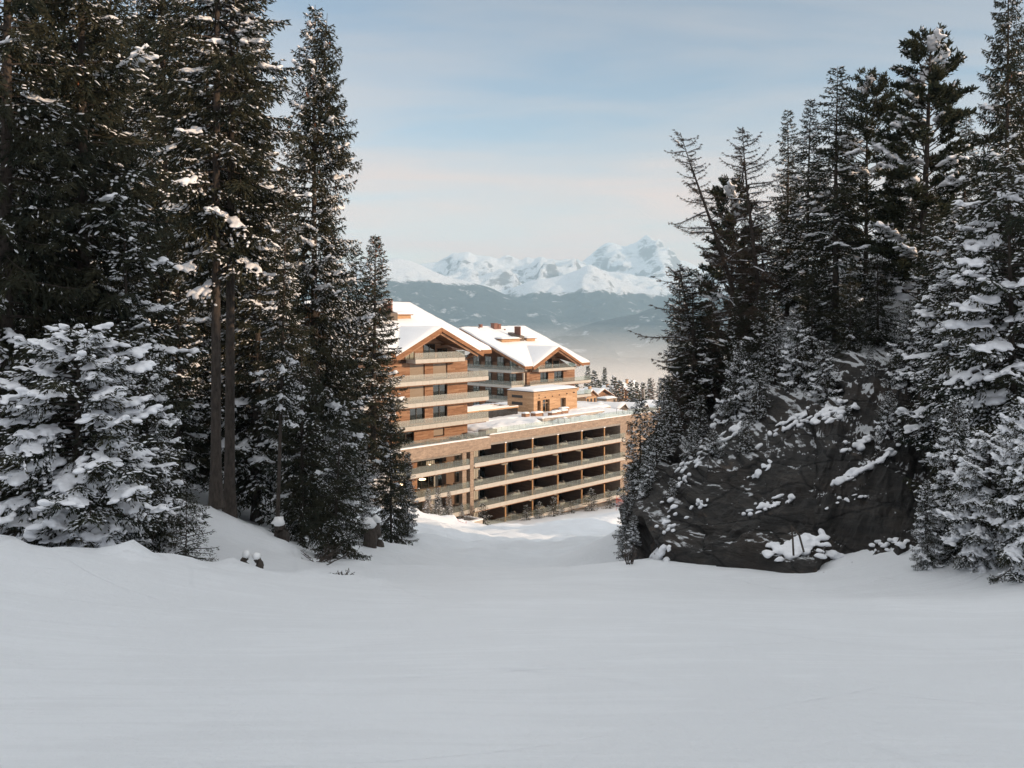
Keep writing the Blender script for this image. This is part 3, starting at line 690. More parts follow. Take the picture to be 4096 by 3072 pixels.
# --- right hill
plant('larch_tree', T['larch1'], 750, 50, H=12.2, ybase=352, rz=0, label='bare larch leaning left over the cliff, the leftmost of the two tall larches', cat='larch', group='bare larches on the right hill')
plant('larch_tree', T['larch2'], 762, 49, ytop=126, rz=.2, label='bare larch with a forked bushy top, right neighbour of the leaning larch', cat='larch', group='bare larches on the right hill')
plant('larch_tree', T['larch3'], 722, 47, H=7.2, ybase=408, rz=.1, wid=1.5, label='low larch whose long snowy boughs reach left over the valley view', cat='larch', group='bare larches on the right hill')
plant('larch_tree', T['larch3'], 690, 45, H=3.9, ybase=452, rz=.5, label='small gnarled larch hanging over the cliff corner above the hotel end', cat='larch', group='bare larches on the right hill')
rt = [('pine_tree', 'pine1', 728, 57, 182, .8, 'stone pine behind the two bare larches, warm light on its left side', 'pine'),
 ('spruce_tree', 'thin2', 787, 51, 110, .9, 'narrow pointed spruce just right of the forked larch, needle-thin top', E_),
 ('spruce_tree', 'thin1', 807, 48, 99, 1., 'pointed spruce, second in the row right of the larches', E_),
 ('spruce_tree', 'thin2', 836, 44, 65, 1.15, 'tall spire-like spruce with cones on its tip left of the broad stone pine', E_),
 ('pine_tree', 'pine2', 866, 47, 72, 1.0, 'stone pine with several small tips, between the tall spire and the broad dark pine', 'pine'),
 ('pine_tree', 'pine1', 922, 42, 36, 1.0, 'broad dark stone pine with a rounded top high against the sky', 'pine'),
 ('spruce_tree', 'big1', 1006, 31, -55, .72, 'tallest spruce at the right, its top cut off by the photo, snowy arms', E_),
 ('spruce_tree', 'thin1', 964, 45, 112, 1.2, 'spruce behind and right of the broad dark stone pine', E_),
 ('spruce_tree', 'big2', 1040, 40, 60, .8, 'spruce at the right photo edge behind the tallest one', E_),
 ('spruce_tree', 'thin1', 765, 62, 205, 1.3, 'background spruce in the gap right of the larch trunks', E_),
 ('spruce_tree', 'thin2', 822, 60, 160, 1.3, 'background spruce between the second pointed spruce and the tall spire', E_),
 ('spruce_tree', 'big1', 893, 56, 140, .9, 'background spruce showing left of the broad pine trunk', E_),
 ('spruce_tree', 'big2', 940, 58, 150, .9, 'background spruce showing right of the broad pine trunk', E_),
 ('spruce_tree', 'thin1', 990, 52, 150, 1.2, 'background spruce left of the tallest right-hand spruce', E_),
 ('spruce_tree', 'thin1', 683, 66, 272, .9, 'spruce with a golden lit tip at the left rim of the right hill', E_),
 ('spruce_tree', 'thin2', 694, 47, 268, 1.2, 'dark spruce right beside the golden-tipped one on the cliff rim', E_),
 ('spruce_tree', 'frost', 664, 47, 378, 1.0, 'frosted spruce on the cliff corner above the hotel end', E_),
 ('spruce_tree', 'frost', 640, 41, 398, 1., 'slender frosted spruce standing free in front of the hotel end wall', E_),
 ('spruce_tree', 'frost', 656, 39, 410, 1.1, 'second frosted spruce, pressed against the left edge of the rock', E_),
 ('spruce_tree', 'laden2', 632, 33, 515, .9, 'low bushy frosted spruce at the foot of the left rock edge', E_),
 ('spruce_tree', 'dark', 738, 46, 290, .9, 'dense spruce under the larch boughs at the cliff rim', E_),
 ('spruce_tree', 'frost', 775, 42, 300, .9, 'snow-streaked spruce leaning on the cliff rim, centre of the hill', E_),
 ('spruce_tree', 'laden2', 800, 40, 310, .8, 'snow-loaded spruce with down-hanging branches at the cliff rim below the tall spire', E_),
 ('spruce_tree', 'dark', 850, 41, 255, .8, 'dark spruce beside the open snow patch on top of the cliff', E_),
 ('spruce_tree', 'laden2', 905, 35.5, 300, .9, 'spruce hanging its white boughs over the middle of the cliff', E_),
 ('spruce_tree', 'frost', 870, 37, 345, .7, 'short frosted spruce on the cliff brow, just left of the white boughs', E_),
 ('spruce_tree', 'laden2', 968, 30, 215, 1.1, 'large spruce with thick slanting snow boughs on the right, above the dark rock', E_),
 ('spruce_tree', 'laden2', 1016, 26, 150, 1.1, 'large snow-loaded spruce at the right photo edge, middle height', E_),
 ('spruce_tree', 'laden2', 950, 24, 395, .8, 'white-crusted spruce in front of the rock at the right, behind the lowest snowy bushes', E_),
 ('spruce_tree', 'laden', 990, 22.2, 432, 1., 'snow-plastered spruce at the lower right, its foot on the piste edge', E_),
 ('spruce_tree', 'laden2', 928, 23.5, 480, .8, 'low snow-covered spruce closest to the bare rock face at the lower right', E_),
 ('spruce_tree', 'laden', 1035, 20.5, 400, .8, 'snow-plastered spruce cut by the lower right photo edge', E_),
 ('spruce_tree', 'frost', 725, 42, 385, .9, 'frosted spruce clinging to the snowy ledges at the upper left of the rock', E_),
 ('spruce_tree', 'frost', 700, 42, 395, .9, 'frosted spruce on the rock shoulder between the cliff corner and the larches', E_),
 ('spruce_tree', 'frost', 628, 36, 470, .8, 'frosted spruce low on the left flank of the rock, near the hotel end', E_),
 ('spruce_tree', 'frost', 672, 41, 400, 1.0, 'frosted spruce halfway down the left flank of the rock', E_),
 ('spruce_tree', 'laden2', 652, 36.5, 455, .8, 'snow-hung spruce pressed to the left flank of the rock', E_),
 ('spruce_tree', 'dark', 680, 49, 330, .9, 'dark spruce filling the rim left of the leaning larch', E_),
 ('spruce_tree', 'dark', 706, 48, 300, 1., 'dark spruce under the leaning larch stem', E_),
 ('spruce_tree', 'laden2', 735, 40, 340, .75, 'snow-hung spruce overhanging the upper left of the rock', E_),
 ('spruce_tree', 'frost', 760, 38.5, 365, .9, 'frosted spruce overhanging the middle of the rock brow', E_),
 ('spruce_tree', 'laden2', 828, 37, 340, .8, 'snow-hung spruce overhanging the brow left of the short frosted one', E_),
 ('spruce_tree', 'frost', 848, 34, 405, .8, 'frosted spruce growing down the face of the rock, right of centre', E_),
 ('spruce_tree', 'laden2', 885, 32, 390, .75, 'snow-hung spruce growing on the right part of the rock face', E_),
 ('spruce_tree', 'frost', 692, 37.5, 425, 1., 'frosted spruce on the rock shoulder, first right of the left flank', E_),
 ('spruce_tree', 'laden2', 716, 36, 430, .9, 'snow-hung spruce on the rock shoulder below the low larch', E_),
 ('spruce_tree', 'frost', 672, 33.5, 478, 1., 'short frosted spruce at half height of the left rock edge', E_),
 ('spruce_tree', 'frost', 745, 35.5, 415, .9, 'small frosted spruce rooted in the face of the rock, left of centre', E_),
 ('spruce_tree', 'big1', 745, 58, 215, .7, 'full spruce behind the crossing trunks of the two tall larches', E_),
 ('spruce_tree', 'thin1', 790, 56, 170, 1.2, 'bushy spruce filling in behind the narrow pointed spruce', E_),
 ('spruce_tree', 'big2', 848, 55, 120, .75, 'dark spruce behind the tall spire and the small-tipped pine', E_),
 ('spruce_tree', 'big1', 912, 50, 130, .8, 'dense dark spruce under the broad stone pine crown', E_),
 ('spruce_tree', 'dark', 812, 43, 262, 1., 'low dense spruce at the foot of the tall spire, over the cliff', E_),
 ('spruce_tree', 'dark', 878, 42, 235, 1., 'dense spruce right of the small open snow patch on the cliff top', E_),
 ('spruce_tree', 'dark', 765, 44, 285, 1., 'dense spruce between the low larch and the snow-streaked one at the rim', E_),
 ('spruce_tree', 'thin1', 930, 37, 205, 1.2, 'snow-dotted spruce in the middle of the right wood, left of the slanting boughs', E_),
 ('spruce_tree', 'thin2', 1030, 33, 30, 1.4, 'crown at the upper right photo corner, behind the tallest spruce', E_),
 ('spruce_tree', 'dark', 1000, 36, 255, .9, 'dark spruce behind the thick slanting snow boughs on the right', E_)]
for i, (nm, k, px, Y, yt, w, lb, c) in enumerate(rt):
    plant(nm, T[k], px, Y, ytop=yt, rz=i*1.3+.2, label=lb, cat=c, wid=w, group=GR)
# ------------------------------------------------------------------ hotel materials
def planks(name, c1, c2, c3, sc=1.0, rough=.75):
    m, nt, b = new_mat(name)
    tc = nd(nt, 'ShaderNodeTexCoord').outputs['Object']
    sp_ = nd(nt, 'ShaderNodeSeparateXYZ'); lk(nt, tc, sp_.inputs[0])
    row = math_n(nt, 'FLOOR', math_n(nt, 'MULTIPLY', sp_.outputs['Z'], 5.2*sc))
    along = math_n(nt, 'ADD', sp_.outputs['X'], sp_.outputs['Y'])
    wn = nd(nt, 'ShaderNodeTexWhiteNoise'); wn.noise_dimensions = '2D'
    cb = nd(nt, 'ShaderNodeCombineXYZ'); lk(nt, row, cb.inputs[0])
    seg = math_n(nt, 'FLOOR', math_n(nt, 'MULTIPLY_ADD', along, .42, math_n(nt, 'MULTIPLY', row, .37))); lk(nt, seg, cb.inputs[1]); lk(nt, cb.outputs[0], wn.inputs['Vector'])
    g = noise_n(nt, mapping(nt, tc, scale=(1.2, 1.2, 14)), 1.4, 6, .65)
    c = ramp(nt, wn.outputs['Value'], [(0, c1), (.5, c2), (1, c3)])
    c = mixc(nt, 1.0, c, ramp(nt, g, [(.3, .72), (.7, 1.2)]), 'MULTIPLY')
    kn = noise_n(nt, tc, 2.6, 3, .5); c = mixc(nt, ramp(nt, kn, [(.68, 0.0), (.74, .55)]), c, tuple(x*.4 for x in c1))
    fr = math_n(nt, 'FRACT', math_n(nt, 'MULTIPLY', sp_.outputs['Z'], 5.2*sc))
    c = mixc(nt, ramp(nt, fr, [(0, .55), (.07, 0.0)]), c, tuple(x*.35 for x in c1))
    lk(nt, c, b.inputs['Base Color']); b.inputs['Roughness'].default_value = rough; bump(nt, b, g, .02, .5); return m
M['timber'] = planks('timber', (.23, .115, .06), (.30, .16, .09), (.38, .225, .135))
M['timber_pale'] = planks('timber_pale', (.40, .235, .12), (.49, .30, .165), (.56, .36, .21))
M['beam'] = planks('beam', (.20, .085, .034), (.26, .115, .046), (.31, .145, .065), .8)
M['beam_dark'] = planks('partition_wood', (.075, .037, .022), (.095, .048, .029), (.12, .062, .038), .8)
M['gold'] = simple('oiled_oak', (.34, .18, .07), .5, 0, .15, 5)
def stone_mat():
    m, nt, b = new_mat('stone_courses')
    tc = nd(nt, 'ShaderNodeTexCoord').outputs['Object']; s_ = nd(nt, 'ShaderNodeSeparateXYZ'); lk(nt, tc, s_.inputs[0])
    cb = nd(nt, 'ShaderNodeCombineXYZ'); lk(nt, math_n(nt, 'ADD', s_.outputs['X'], s_.outputs['Y']), cb.inputs[0]); lk(nt, s_.outputs['Z'], cb.inputs[1])
    br = nd(nt, 'ShaderNodeTexBrick'); lk(nt, cb.outputs[0], br.inputs['Vector']); br.inputs['Scale'].default_value = 1.0
    br.inputs['Brick Width'].default_value = .75; br.inputs['Row Height'].default_value = .17; br.inputs['Mortar Size'].default_value = .009
    br.inputs['Color1'].default_value = (.36, .27, .20, 1); br.inputs['Color2'].default_value = (.27, .20, .15, 1); br.inputs['Mortar'].default_value = (.13, .095, .07, 1)
    c = mixc(nt, 1.0, br.outputs['Color'], ramp(nt, noise_n(nt, tc, 2.5, 5, .6), [(.3, .82), (.7, 1.2)]), 'MULTIPLY')
    lk(nt, c, b.inputs['Base Color']); b.inputs['Roughness'].default_value = .85; bump(nt, b, br.outputs['Fac'], -.02, .6); return m
M['stone'] = stone_mat()
M['fascia'] = simple('fascia_panel', (.46, .43, .38), .45, 0, .05, 1.5)
M['joint'] = simple('dark_joint', (.12, .09, .07), .8)
M['dark'] = simple('dark_metal', (.045, .038, .034), .5, .3)
M['brown'] = simple('brown_metal', (.115, .09, .07), .5, .2, .06, 2)
M['copper'] = simple('copper', (.20, .10, .075), .4, .5)
M['concrete'] = simple('concrete', (.42, .37, .32), .85, 0, .12, 1.2, .01)
M['room'] = simple('room_brown', (.17, .11, .075), .8)  # even warm brown of the rooms behind the glass
M['floor'] = simple('terrace_floor', (.26, .23, .2), .8, 0, .1, 2)
M['cloth'] = simple('cloth', (.42, .40, .36), .9)
M['cushion'] = simple('cushion', (.30, .28, .25), .9)
M['curtain'] = simple('curtain', (.50, .49, .44), .9)
def blind():
    m, nt, b = new_mat('slatted_blind'); tc = nd(nt, 'ShaderNodeTexCoord').outputs['Object']; s_ = nd(nt, 'ShaderNodeSeparateXYZ'); lk(nt, tc, s_.inputs[0])
    fr = math_n(nt, 'FRACT', math_n(nt, 'MULTIPLY', s_.outputs['Z'], 9.0))
    lk(nt, ramp(nt, fr, [(0, (.16, .12, .09)), (.25, (.36, .29, .23)), (.9, (.42, .35, .28))]), b.inputs['Base Color']); b.inputs['Roughness'].default_value = .6; bump(nt, b, fr, .04, .8); return m
M['blind'] = blind()
def glass(name, tint, refl, sheen_mix=.0, rough=.02):
    m, nt, b = new_mat(name); nt.nodes.remove(b)
    tr = nd(nt, 'ShaderNodeBsdfTransparent'); tr.inputs[0].default_value = (*tint, 1)
    gl = nd(nt, 'ShaderNodeBsdfGlossy'); gl.inputs['Roughness'].default_value = rough; gl.inputs[0].default_value = (.95, 1, .97, 1)
    lw = nd(nt, 'ShaderNodeLayerWeight'); lw.inputs[0].default_value = .5
    f = math_n(nt, 'MULTIPLY_ADD', math_n(nt, 'POWER', lw.outputs['Facing'], 4.0), .6, refl+.03, clamp=True)
    mx = nd(nt, 'ShaderNodeMixShader'); lk(nt, f, mx.inputs[0]); lk(nt, tr.outputs[0], mx.inputs[1]); lk(nt, gl.outputs[0], mx.inputs[2])
    last = mx
    if sheen_mix:
        df = nd(nt, 'ShaderNodeBsdfDiffuse'); df.inputs[0].default_value = (.66, .64, .56, 1)  # pale diffuse share paints sky and fog reflected in the glass
        m2 = nd(nt, 'ShaderNodeMixShader'); m2.inputs[0].default_value = sheen_mix; lk(nt, mx.outputs[0], m2.inputs[1]); lk(nt, df.outputs[0], m2.inputs[2]); last = m2
    lk(nt, last.outputs[0], nt.nodes['Material Output'].inputs[0]); return m
M['rail'] = glass('railing_glass', (.88, .91, .88), .02, .05)
M['rail_sheen'] = glass('railing_glass_sheen', (.88, .88, .84), .05, .20)  # stronger painted reflection for the sunlit railings
M['pane'] = glass('window_pane', (.30, .30, .29), .10)
def lamp_mat(name, c, e):
    m, nt, b = new_mat(name); b.inputs['Emission Color'].default_value = (*c, 1); b.inputs['Emission Strength'].default_value = e; b.inputs['Base Color'].default_value = (*c, 1); return m
M['lamp'] = lamp_mat('lit_lamp', (1.0, .72, .42), 5.0)

HROT = math.radians(47.0); HO = (-1.8, 133.0)
uu = np.array((math.cos(HROT), math.sin(HROT))); vv = np.array((-math.sin(HROT), math.cos(HROT)))
def hw(t, d, z=0): return (HO[0]+uu[0]*t-vv[0]*d, HO[1]+uu[1]*t-vv[1]*d, z)
class Thing:
    """a thing in the hotel's own axes: t along the facade to the right, d out of it, z up"""
    def __init__(s, name, t, d, z, label=None, cat=None, group=None, rot=0.0):
        s.o = (t, d, z); s.e = empty(name, hw(t, d, z), HROT+rot, label=label, cat=cat, group=group)
        s.rot = rot
    def part(s, mb, name, mat, parent=None, smooth=False, **kw):
        o = mb.build(name, mat, parent or s.e, smooth, **kw)
        if parent is None: o.location = (-s.o[0], s.o[1], -s.o[2])
        return o
def B(mb, t0, t1, d0, d1, z0, z1):
    return mb.box(min(t0, t1), max(t0, t1), -max(d0, d1), -min(d0, d1), min(z0, z1), max(z0, z1))
def snow_sheet(name, A, Bc, C, D, th, mat=None, parent=None, res=.5, seed=0, bumps=.12, edge=.5, mask=None):
    """pillow of snow on the quad A-B-C-D (world or local points, A-B along the lower edge), thickness th"""
    A, Bc, C, D = [np.array(p, float) for p in (A, Bc, C, D)]
    nu = max(6, int(np.linalg.norm(Bc-A)/res)); nv = max(6, int(np.linalg.norm(D-A)/res))
    u = np.linspace(0, 1, nu+1); v = np.linspace(0, 1, nv+1); U, V_ = np.meshgrid(u, v)
    Pq = (A*(1-U)[..., None]+Bc*U[..., None])*(1-V_)[..., None]+(D*(1-U)[..., None]+C*U[..., None])*V_[..., None]
    lu = np.linalg.norm(Bc-A); lv = np.linalg.norm(D-A)
    e = np.minimum(np.minimum(U, 1-U)*lu, np.minimum(V_, 1-V_)*lv)/edge; e = np.clip(e, 0, 1); e = np.sqrt(1-(1-e)**2)
    nz_ = 1+fbm(Pq[..., 0]/2.2+seed, Pq[..., 1]/2.2, seed, 4)*bumps*6*.35+fbm(Pq[..., 0]/.6, Pq[..., 1]/.6, seed+5, 3)*bumps
    top_ = Pq.copy(); top_[..., 2] += th*(.25+.75*e)*nz_
    n = (nu+1)*(nv+1); idx = np.arange(n).reshape(nv+1, nu+1)
    bot = Pq.reshape(-1, 3); V = np.concatenate([top_.reshape(-1, 3), bot])
    Fq = [grid_faces(nv+1, nu+1)]
    ring = np.concatenate([idx[0, :], idx[1:, -1], idx[-1, -2::-1], idx[-2:0:-1, 0]])
    r2 = np.roll(ring, -1); Fq.append(np.stack([ring, ring+n, r2+n, r2], -1)); 
    me = np_mesh(name, V, [np.concatenate(Fq)], mat or M['snow_roof'], smooth=True)
    return link(name, me, parent)
M['snow_roof'] = snow_mat('snow_roof', (.88, .88, .885))

def railing(T_, t0, t1, d, z0, z1, mat, axis_='t', pw=1.32, name='glass_railing', posts=False):
    mb = MB(); n = max(1, int(round(abs(t1-t0)/pw))); w = (t1-t0)/n
    for i in range(n):
        a, b_ = t0+i*w+.02, t0+(i+1)*w-.02
        if axis_ == 't': B(mb, a, b_, d-.012, d+.012, z0, z1)
        else: B(mb, d-.012, d+.012, a, b_, z0, z1)
    for i in range(n+1):                                   # thin bright glass edges
        a = t0+i*w
        if axis_ == 't': B(mb, a-.006, a+.006, d-.014, d+.014, z0, z1)
        else: B(mb, d-.014, d+.014, a-.006, a+.006, z0, z1)
    o = T_.part(mb, name, mat); o.data.materials.append(M['railedge'])
    o.data.polygons.foreach_set('material_index', np.array([0]*(6*n)+[1]*(6*(n+1)), np.int32))
    return o
M['railedge'] = simple('glass_edge', (.45, .48, .43), .3)
def fascia(T_, t0, t1, d, z0, z1, depth=.06, pw=1.32, axis_='t', name='balcony_fascia'):
    mb = MB(); n = max(1, int(round(abs(t1-t0)/pw))); w = (t1-t0)/n
    for i in range(n):
        a, b_ = t0+i*w+.012, t0+(i+1)*w-.012
        if axis_ == 't': B(mb, a, b_, d-depth, d, z0, z1)
        else: B(mb, d, d+depth, a, b_, z0, z1)
    return T_.part(mb, name, M['fascia'])
def balcony(T_, t0, t1, dw, de, zb, rail=.92, fh=.56, sheen=True, left_ret=False, right_ret=True, snow=False):
    """slab with panelled edge, timber soffit and a glass railing; dw wall side, de outer edge"""
    mb = MB(); B(mb, t0+.07, t1-.07, dw, de-.07, zb+.02, zb+fh-.1)
    T_.part(mb, 'balcony_slab', M['floor'])
    mb = MB(); B(mb, t0+.25, t1-.35, dw, de-.22, zb-.13, zb+.018); T_.part(mb, 'soffit', M['beam'])
    fascia(T_, t0, t1, de, zb, zb+fh)
    railing(T_, t0, t1, de-.10, zb+fh-.12, zb+fh+rail, M['rail_sheen'] if sheen else M['rail'])
    if left_ret:
        fascia(T_, dw, de-.07, t0, zb, zb+fh, axis_='d')
        railing(T_, dw, de-.12, t0+.1, zb+fh-.12, zb+fh+rail, M['rail'], axis_='d')
    if right_ret:
        mb = MB(); B(mb, t1-.06, t1, dw, de-.07, zb, zb+fh); T_.part(mb, 'balcony_fascia', M['fascia'])
        railing(T_, dw, de-.12, t1-.1, zb+fh-.12, zb+fh+rail, M['rail'], axis_='d')
    if snow:
        mb = MB(); B(mb, t0+.3, t1-.3, de-.5, de-.14, zb+fh-.09, zb+fh+.06); T_.part(mb, 'snow', M['snow_roof'])
def window(T_, t0, t1, d, z0, z1, kind='glass', reveal=.34, mull=1, side='r'):
    """recessed window: frame, pane (child) or blind, curtain"""
    mb = MB(); f = .07
    B(mb, t0, t0+f, d-reveal, d-reveal+.08, z0, z1); B(mb, t1-f, t1, d-reveal, d-reveal+.08, z0, z1)
    B(mb, t0+f, t1-f, d-reveal, d-reveal+.08, z1-f, z1); B(mb, t0+f, t1-f, d-reveal, d-reveal+.08, z0, z0+f)
    for i in range(mull):
        x = t0+(i+1)*(t1-t0)/(mull+1); B(mb, x-.07, x+.07, d-reveal, d-reveal+.1, z0+f, z1-f)
    w = T_.part(mb, 'window', M['dark'])
    if kind == 'blind':
        mb = MB(); B(mb, t0+f+.003, t1-f-.003, d-reveal+.10, d-reveal+.13, z0+.12, z1-.003); T_.part(mb, 'blind', M['blind'])
    mb = MB(); B(mb, t0+f, t1-f, d-reveal+.02, d-reveal+.035, z0+f, z1-f)
    p = mb.build('pane', M['pane'], w)
    if kind == 'curtain':
        mb = MB(); n = 14
        for i in range(n):
            x = t0+f+(t1-t0-2*f)*i/n; 
            if .38 < i/n < .5: continue
            B(mb, x, x+(t1-t0)/n*.8, d-reveal-.16-.05*(i % 2), d-reveal-.14-.05*(i % 2), z0+f, z1-f)
        T_.part(mb, 'curtain', M['curtain'])
    return w
def wall_row(T_, tL, tR, dw, z0, z1, opens, mat, th=.42):
    """one storey of wall panels between the openings; opens = [(t0, t1, zbot, kind, mull)]"""
    mb = MB(); t = tL
    for (a, b_, zb, kd, mu) in opens:
        if a > t: B(mb, t, a, dw-th, dw, z0, z1)
        if zb > z0+.02: B(mb, a, b_, dw-th, dw-.002, z0, zb)
        t = b_
    if tR > t: B(mb, t, tR, dw-th, dw, z0, z1)
    T_.part(mb, 'wall_panel', mat)
    for (a, b_, zb, kd, mu) in opens: window(T_, a, b_, dw, zb, z1-.01, kd, mull=mu)

def chalet(T_, tc, dw, zsl, base, tL, tR, ridge_d, ridge_z, eave_z, gz, ge, deep, rows, balc, seed=0, hl=10.4, hr=10.3, left_gable=8.2, core_top=None, chim=None, vents=(), rec=None):
    de = dw+3.0                                         # outer edge of the roof
    # core
    mb = MB(); ct = core_top or (zsl[0]+.3)
    B(mb, tL+.01, tR-.02, dw-deep, dw-.75, base, ct)
    T_.part(mb, 'wall', M['timber'])
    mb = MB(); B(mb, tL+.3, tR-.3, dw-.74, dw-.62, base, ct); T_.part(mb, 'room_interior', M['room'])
    # side wall strip closing the reveal at both ends
    mb = MB(); B(mb, tR-.30, tR-.005, dw-.75, dw-.43, base, ct); B(mb, tL+.02, tL+.3, dw-.75, dw-.43, base, ct); T_.part(mb, 'wall', M['timber'])
    zt = zsl
    for i, row in enumerate(rows):
        wall_row(T_, tL, tR, dw, (zsl[i+1]+.45) if i+1 < len(zsl) else base, zsl[i]-.0, row, M['timber'])
    for b_ in balc: balcony(T_, *b_)
    # gable wall under the roof, set back behind the top balcony
    g0 = zsl[0]+.47; sl_ = (gz-ge)/left_gable
    dg = dw-.9
    ax_ = [(tL+.3, g0), (tR-.3, g0), (tR-.3, gz-.45-abs(tR-.3-tc)*sl_), (tc, gz-.45), (tL+.3, gz-.45-abs(tL+.3-tc)*sl_)]
    mb = MB(); mb.prism([(x, z) for x, z in ax_], -dg, -(dg-.3)); T_.part(mb, 'gable_wall', M['timber'])
    mb = MB(); mb.prism([(x, z) for x, z in ax_], -(dg-.31), -(dg-deep+6)); T_.part(mb, 'wall', M['timber'])
    # gable windows stand 2 cm proud of the boards
    for (a, b_, kd) in ((tc-3.3, tc-1.6, 'c'), (tc+.2, tc+2.4, 'g'), (tc+2.9, tc+4.8, 'g')):
        zt_ = min(gz-.9-max(abs(a-tc), abs(b_-tc))*sl_, g0+2.1)
        mb = MB(); f = .07; d0 = dg+.02
        B(mb, a, a+f, d0, d0+.08, g0, zt_); B(mb, b_-f, b_, d0, d0+.08, g0, zt_); B(mb, a+f, b_-f, d0, d0+.08, zt_-f, zt_); B(mb, (a+b_)/2-.05, (a+b_)/2+.05, d0, d0+.08, g0, zt_-f)
        w = T_.part(mb, 'window', M['dark'])
        mb = MB(); B(mb, a+f, b_-f, d0+.012, d0+.03, g0, zt_-f); (mb.build('pane', M['pane'], w) if kd == 'g' else T_.part(mb, 'curtain', M['curtain']))
    # main roof: front slope, rear slope
    tl, tr_ = tc-hl, tc+hr; th = .32
    def slab(P4, name='roof', mat=M['beam']):
        P4 = [np.array((p[0], -p[1], p[2])) for p in P4]
        lo = [p-np.array((0, 0, th)) for p in P4]; mb = MB(); mb.hexa(lo+P4); return T_.part(mb, name, mat)
    ez = eave_z
    sf_ = (ridge_z-ez)/(ridge_d-de)                     # negative slope per d
    w_ = left_gable; dback = de+(gz-ez)/sf_            # where the cross gable's ridge meets the main slope
    wz = max(0.2, w_-(ez-ge)/((gz-ge)/w_))             # where its slopes reach the main eave
    slab([(tl, ridge_d-.02, ridge_z), (tr_, ridge_d-.02, ridge_z), (tr_, ridge_d-14, ridge_z-14*.375), (tl, ridge_d-14, ridge_z-14*.375)])
    def sn(P4, th_, sd, name='roof_snow', **kw):
        P4 = [(p[0], -p[1], p[2]+.004) for p in P4]
        o = snow_sheet(name, *P4, th_, parent=T_.e, seed=sd, **kw); o.location = (-T_.o[0], T_.o[1], -T_.o[2]); return o
    for k_, Q in enumerate(([(tl, de, ez), (tc-w_-.01, de, ez), (tc-w_-.01, ridge_d, ridge_z), (tl, ridge_d, ridge_z)],
              [(tc-w_, de, ez), (tc-.01, dback, gz), (tc-.01, ridge_d, ridge_z), (tc-w_, ridge_d, ridge_z)],
              [(tc, dback, gz), (tc+w_, de, ez), (tc+w_, ridge_d, ridge_z), (tc, ridge_d, ridge_z)],
              [(tc+w_+.01, de, ez), (tr_, de, ez), (tr_, ridge_d, ridge_z), (tc+w_+.01, ridge_d, ridge_z)])):
        slab(Q)
    # one continuous blanket of snow over the whole front slope behind the gable
    nu, nv = 90, 60; us = np.linspace(tl+.06, tr_-.06, nu); Vt = []; 
    lowd = np.where(np.abs(us-tc) < w_, dback+(de-dback)*np.abs(us-tc)/w_, de-.0)
    for v in np.linspace(0, 1, nv):
        dd = lowd+(ridge_d-lowd)*v; zz = ez+sf_*(dd-de)
        e_ = np.clip(np.minimum((us-tl), (tr_-us))/.5, 0, 1); e2 = np.where(np.abs(us-tc) < w_, 1, np.clip(v*abs(ridge_d-de)/.5, 0, 1)); e_ = np.sqrt(1-(1-np.minimum(e_, e2))**2)
        hgt = .42*(.25+.75*e_)*(1+.3*fbm(us/2.4+seed, dd/2.4, seed, 4)); Vt.append(np.stack([us, -dd, zz+.004+hgt], -1))
    lo_ = [np.stack([us, -(lowd+(ridge_d-lowd)*v), ez+sf_*((lowd+(ridge_d-lowd)*v)-de)+.004], -1) for v in np.linspace(0, 1, nv)]
    Vt = np.array(Vt).reshape(-1, 3); lo_ = np.array(lo_).reshape(-1, 3); n_q = nu*nv; ix = np.arange(n_q).reshape(nv, nu)
    ring = np.concatenate([ix[0, :], ix[1:, -1], ix[-1, -2::-1], ix[-2:0:-1, 0]]); r2 = np.roll(ring, -1)
    o = link('roof_snow', np_mesh('roof_snow', np.concatenate([Vt, lo_]), [np.concatenate([grid_faces(nv, nu), np.stack([ring, ring+n_q, r2+n_q, r2], -1)])], M['snow_roof'], smooth=True), T_.e); o.location = (-T_.o[0], T_.o[1], -T_.o[2])
    sn([(tr_-.08, ridge_d-.03, ridge_z), (tl+.08, ridge_d-.03, ridge_z), (tl+.08, ridge_d-14, ridge_z-14*.375), (tr_-.08, ridge_d-14, ridge_z-14*.375)], .42, seed+2, bumps=.06)
    # cross gable
    df = de+.25
    for sgn, nm in ((-1, 'l'), (1, 'r')):
        a = [(tc+sgn*w_, df, ge), (tc, df, gz), (tc, dback-1.5, gz), (tc+sgn*w_, de-.6, ge)]
        slab(a if sgn < 0 else [a[1], a[0], a[3], a[2]])
        q = [(tc+sgn*(w_-.05), df-.12, ge), (tc, df-.12, gz), (tc, dback-1.5, gz), (tc+sgn*(w_-.05), de-.6, ge)]
        sn(q if sgn < 0 else [q[1], q[0], q[3], q[2]], .40, seed+3+sgn, bumps=.07)
        # barge boards, two tiers
        mb = MB(); mb.bar((tc+sgn*(w_+.1), -(df+.06), ge-.32), (tc-sgn*.02, -(df+.06), gz-.28), .12, .52); T_.part(mb, 'barge_board', M['beam'])
        mb = MB(); mb.bar((tc+sgn*(w_-.7), -(df-.35), ge-.42), (tc-sgn*.02, -(df-.35), gz-.75), .14, .34); T_.part(mb, 'barge_board', M['timber'])
        # eave purlin and gutter with downpipe
        mb = MB(); mb.tube([(tc+sgn*(w_+.1), -(df-.1), ge-.3), (tc+sgn*(w_+.1), -(de-1.6), ge-.3)], .07, 6); mb.tube([(tc+sgn*(w_+.1), -(de-.4), ge-.33), (tc+sgn*(w_-.6), -(de-1.3), ge-.95), (tc+sgn*(w_-2.2), -(dw+.25), ge-1.15)], .05, 6); T_.part(mb, 'gutter', M['brown'])
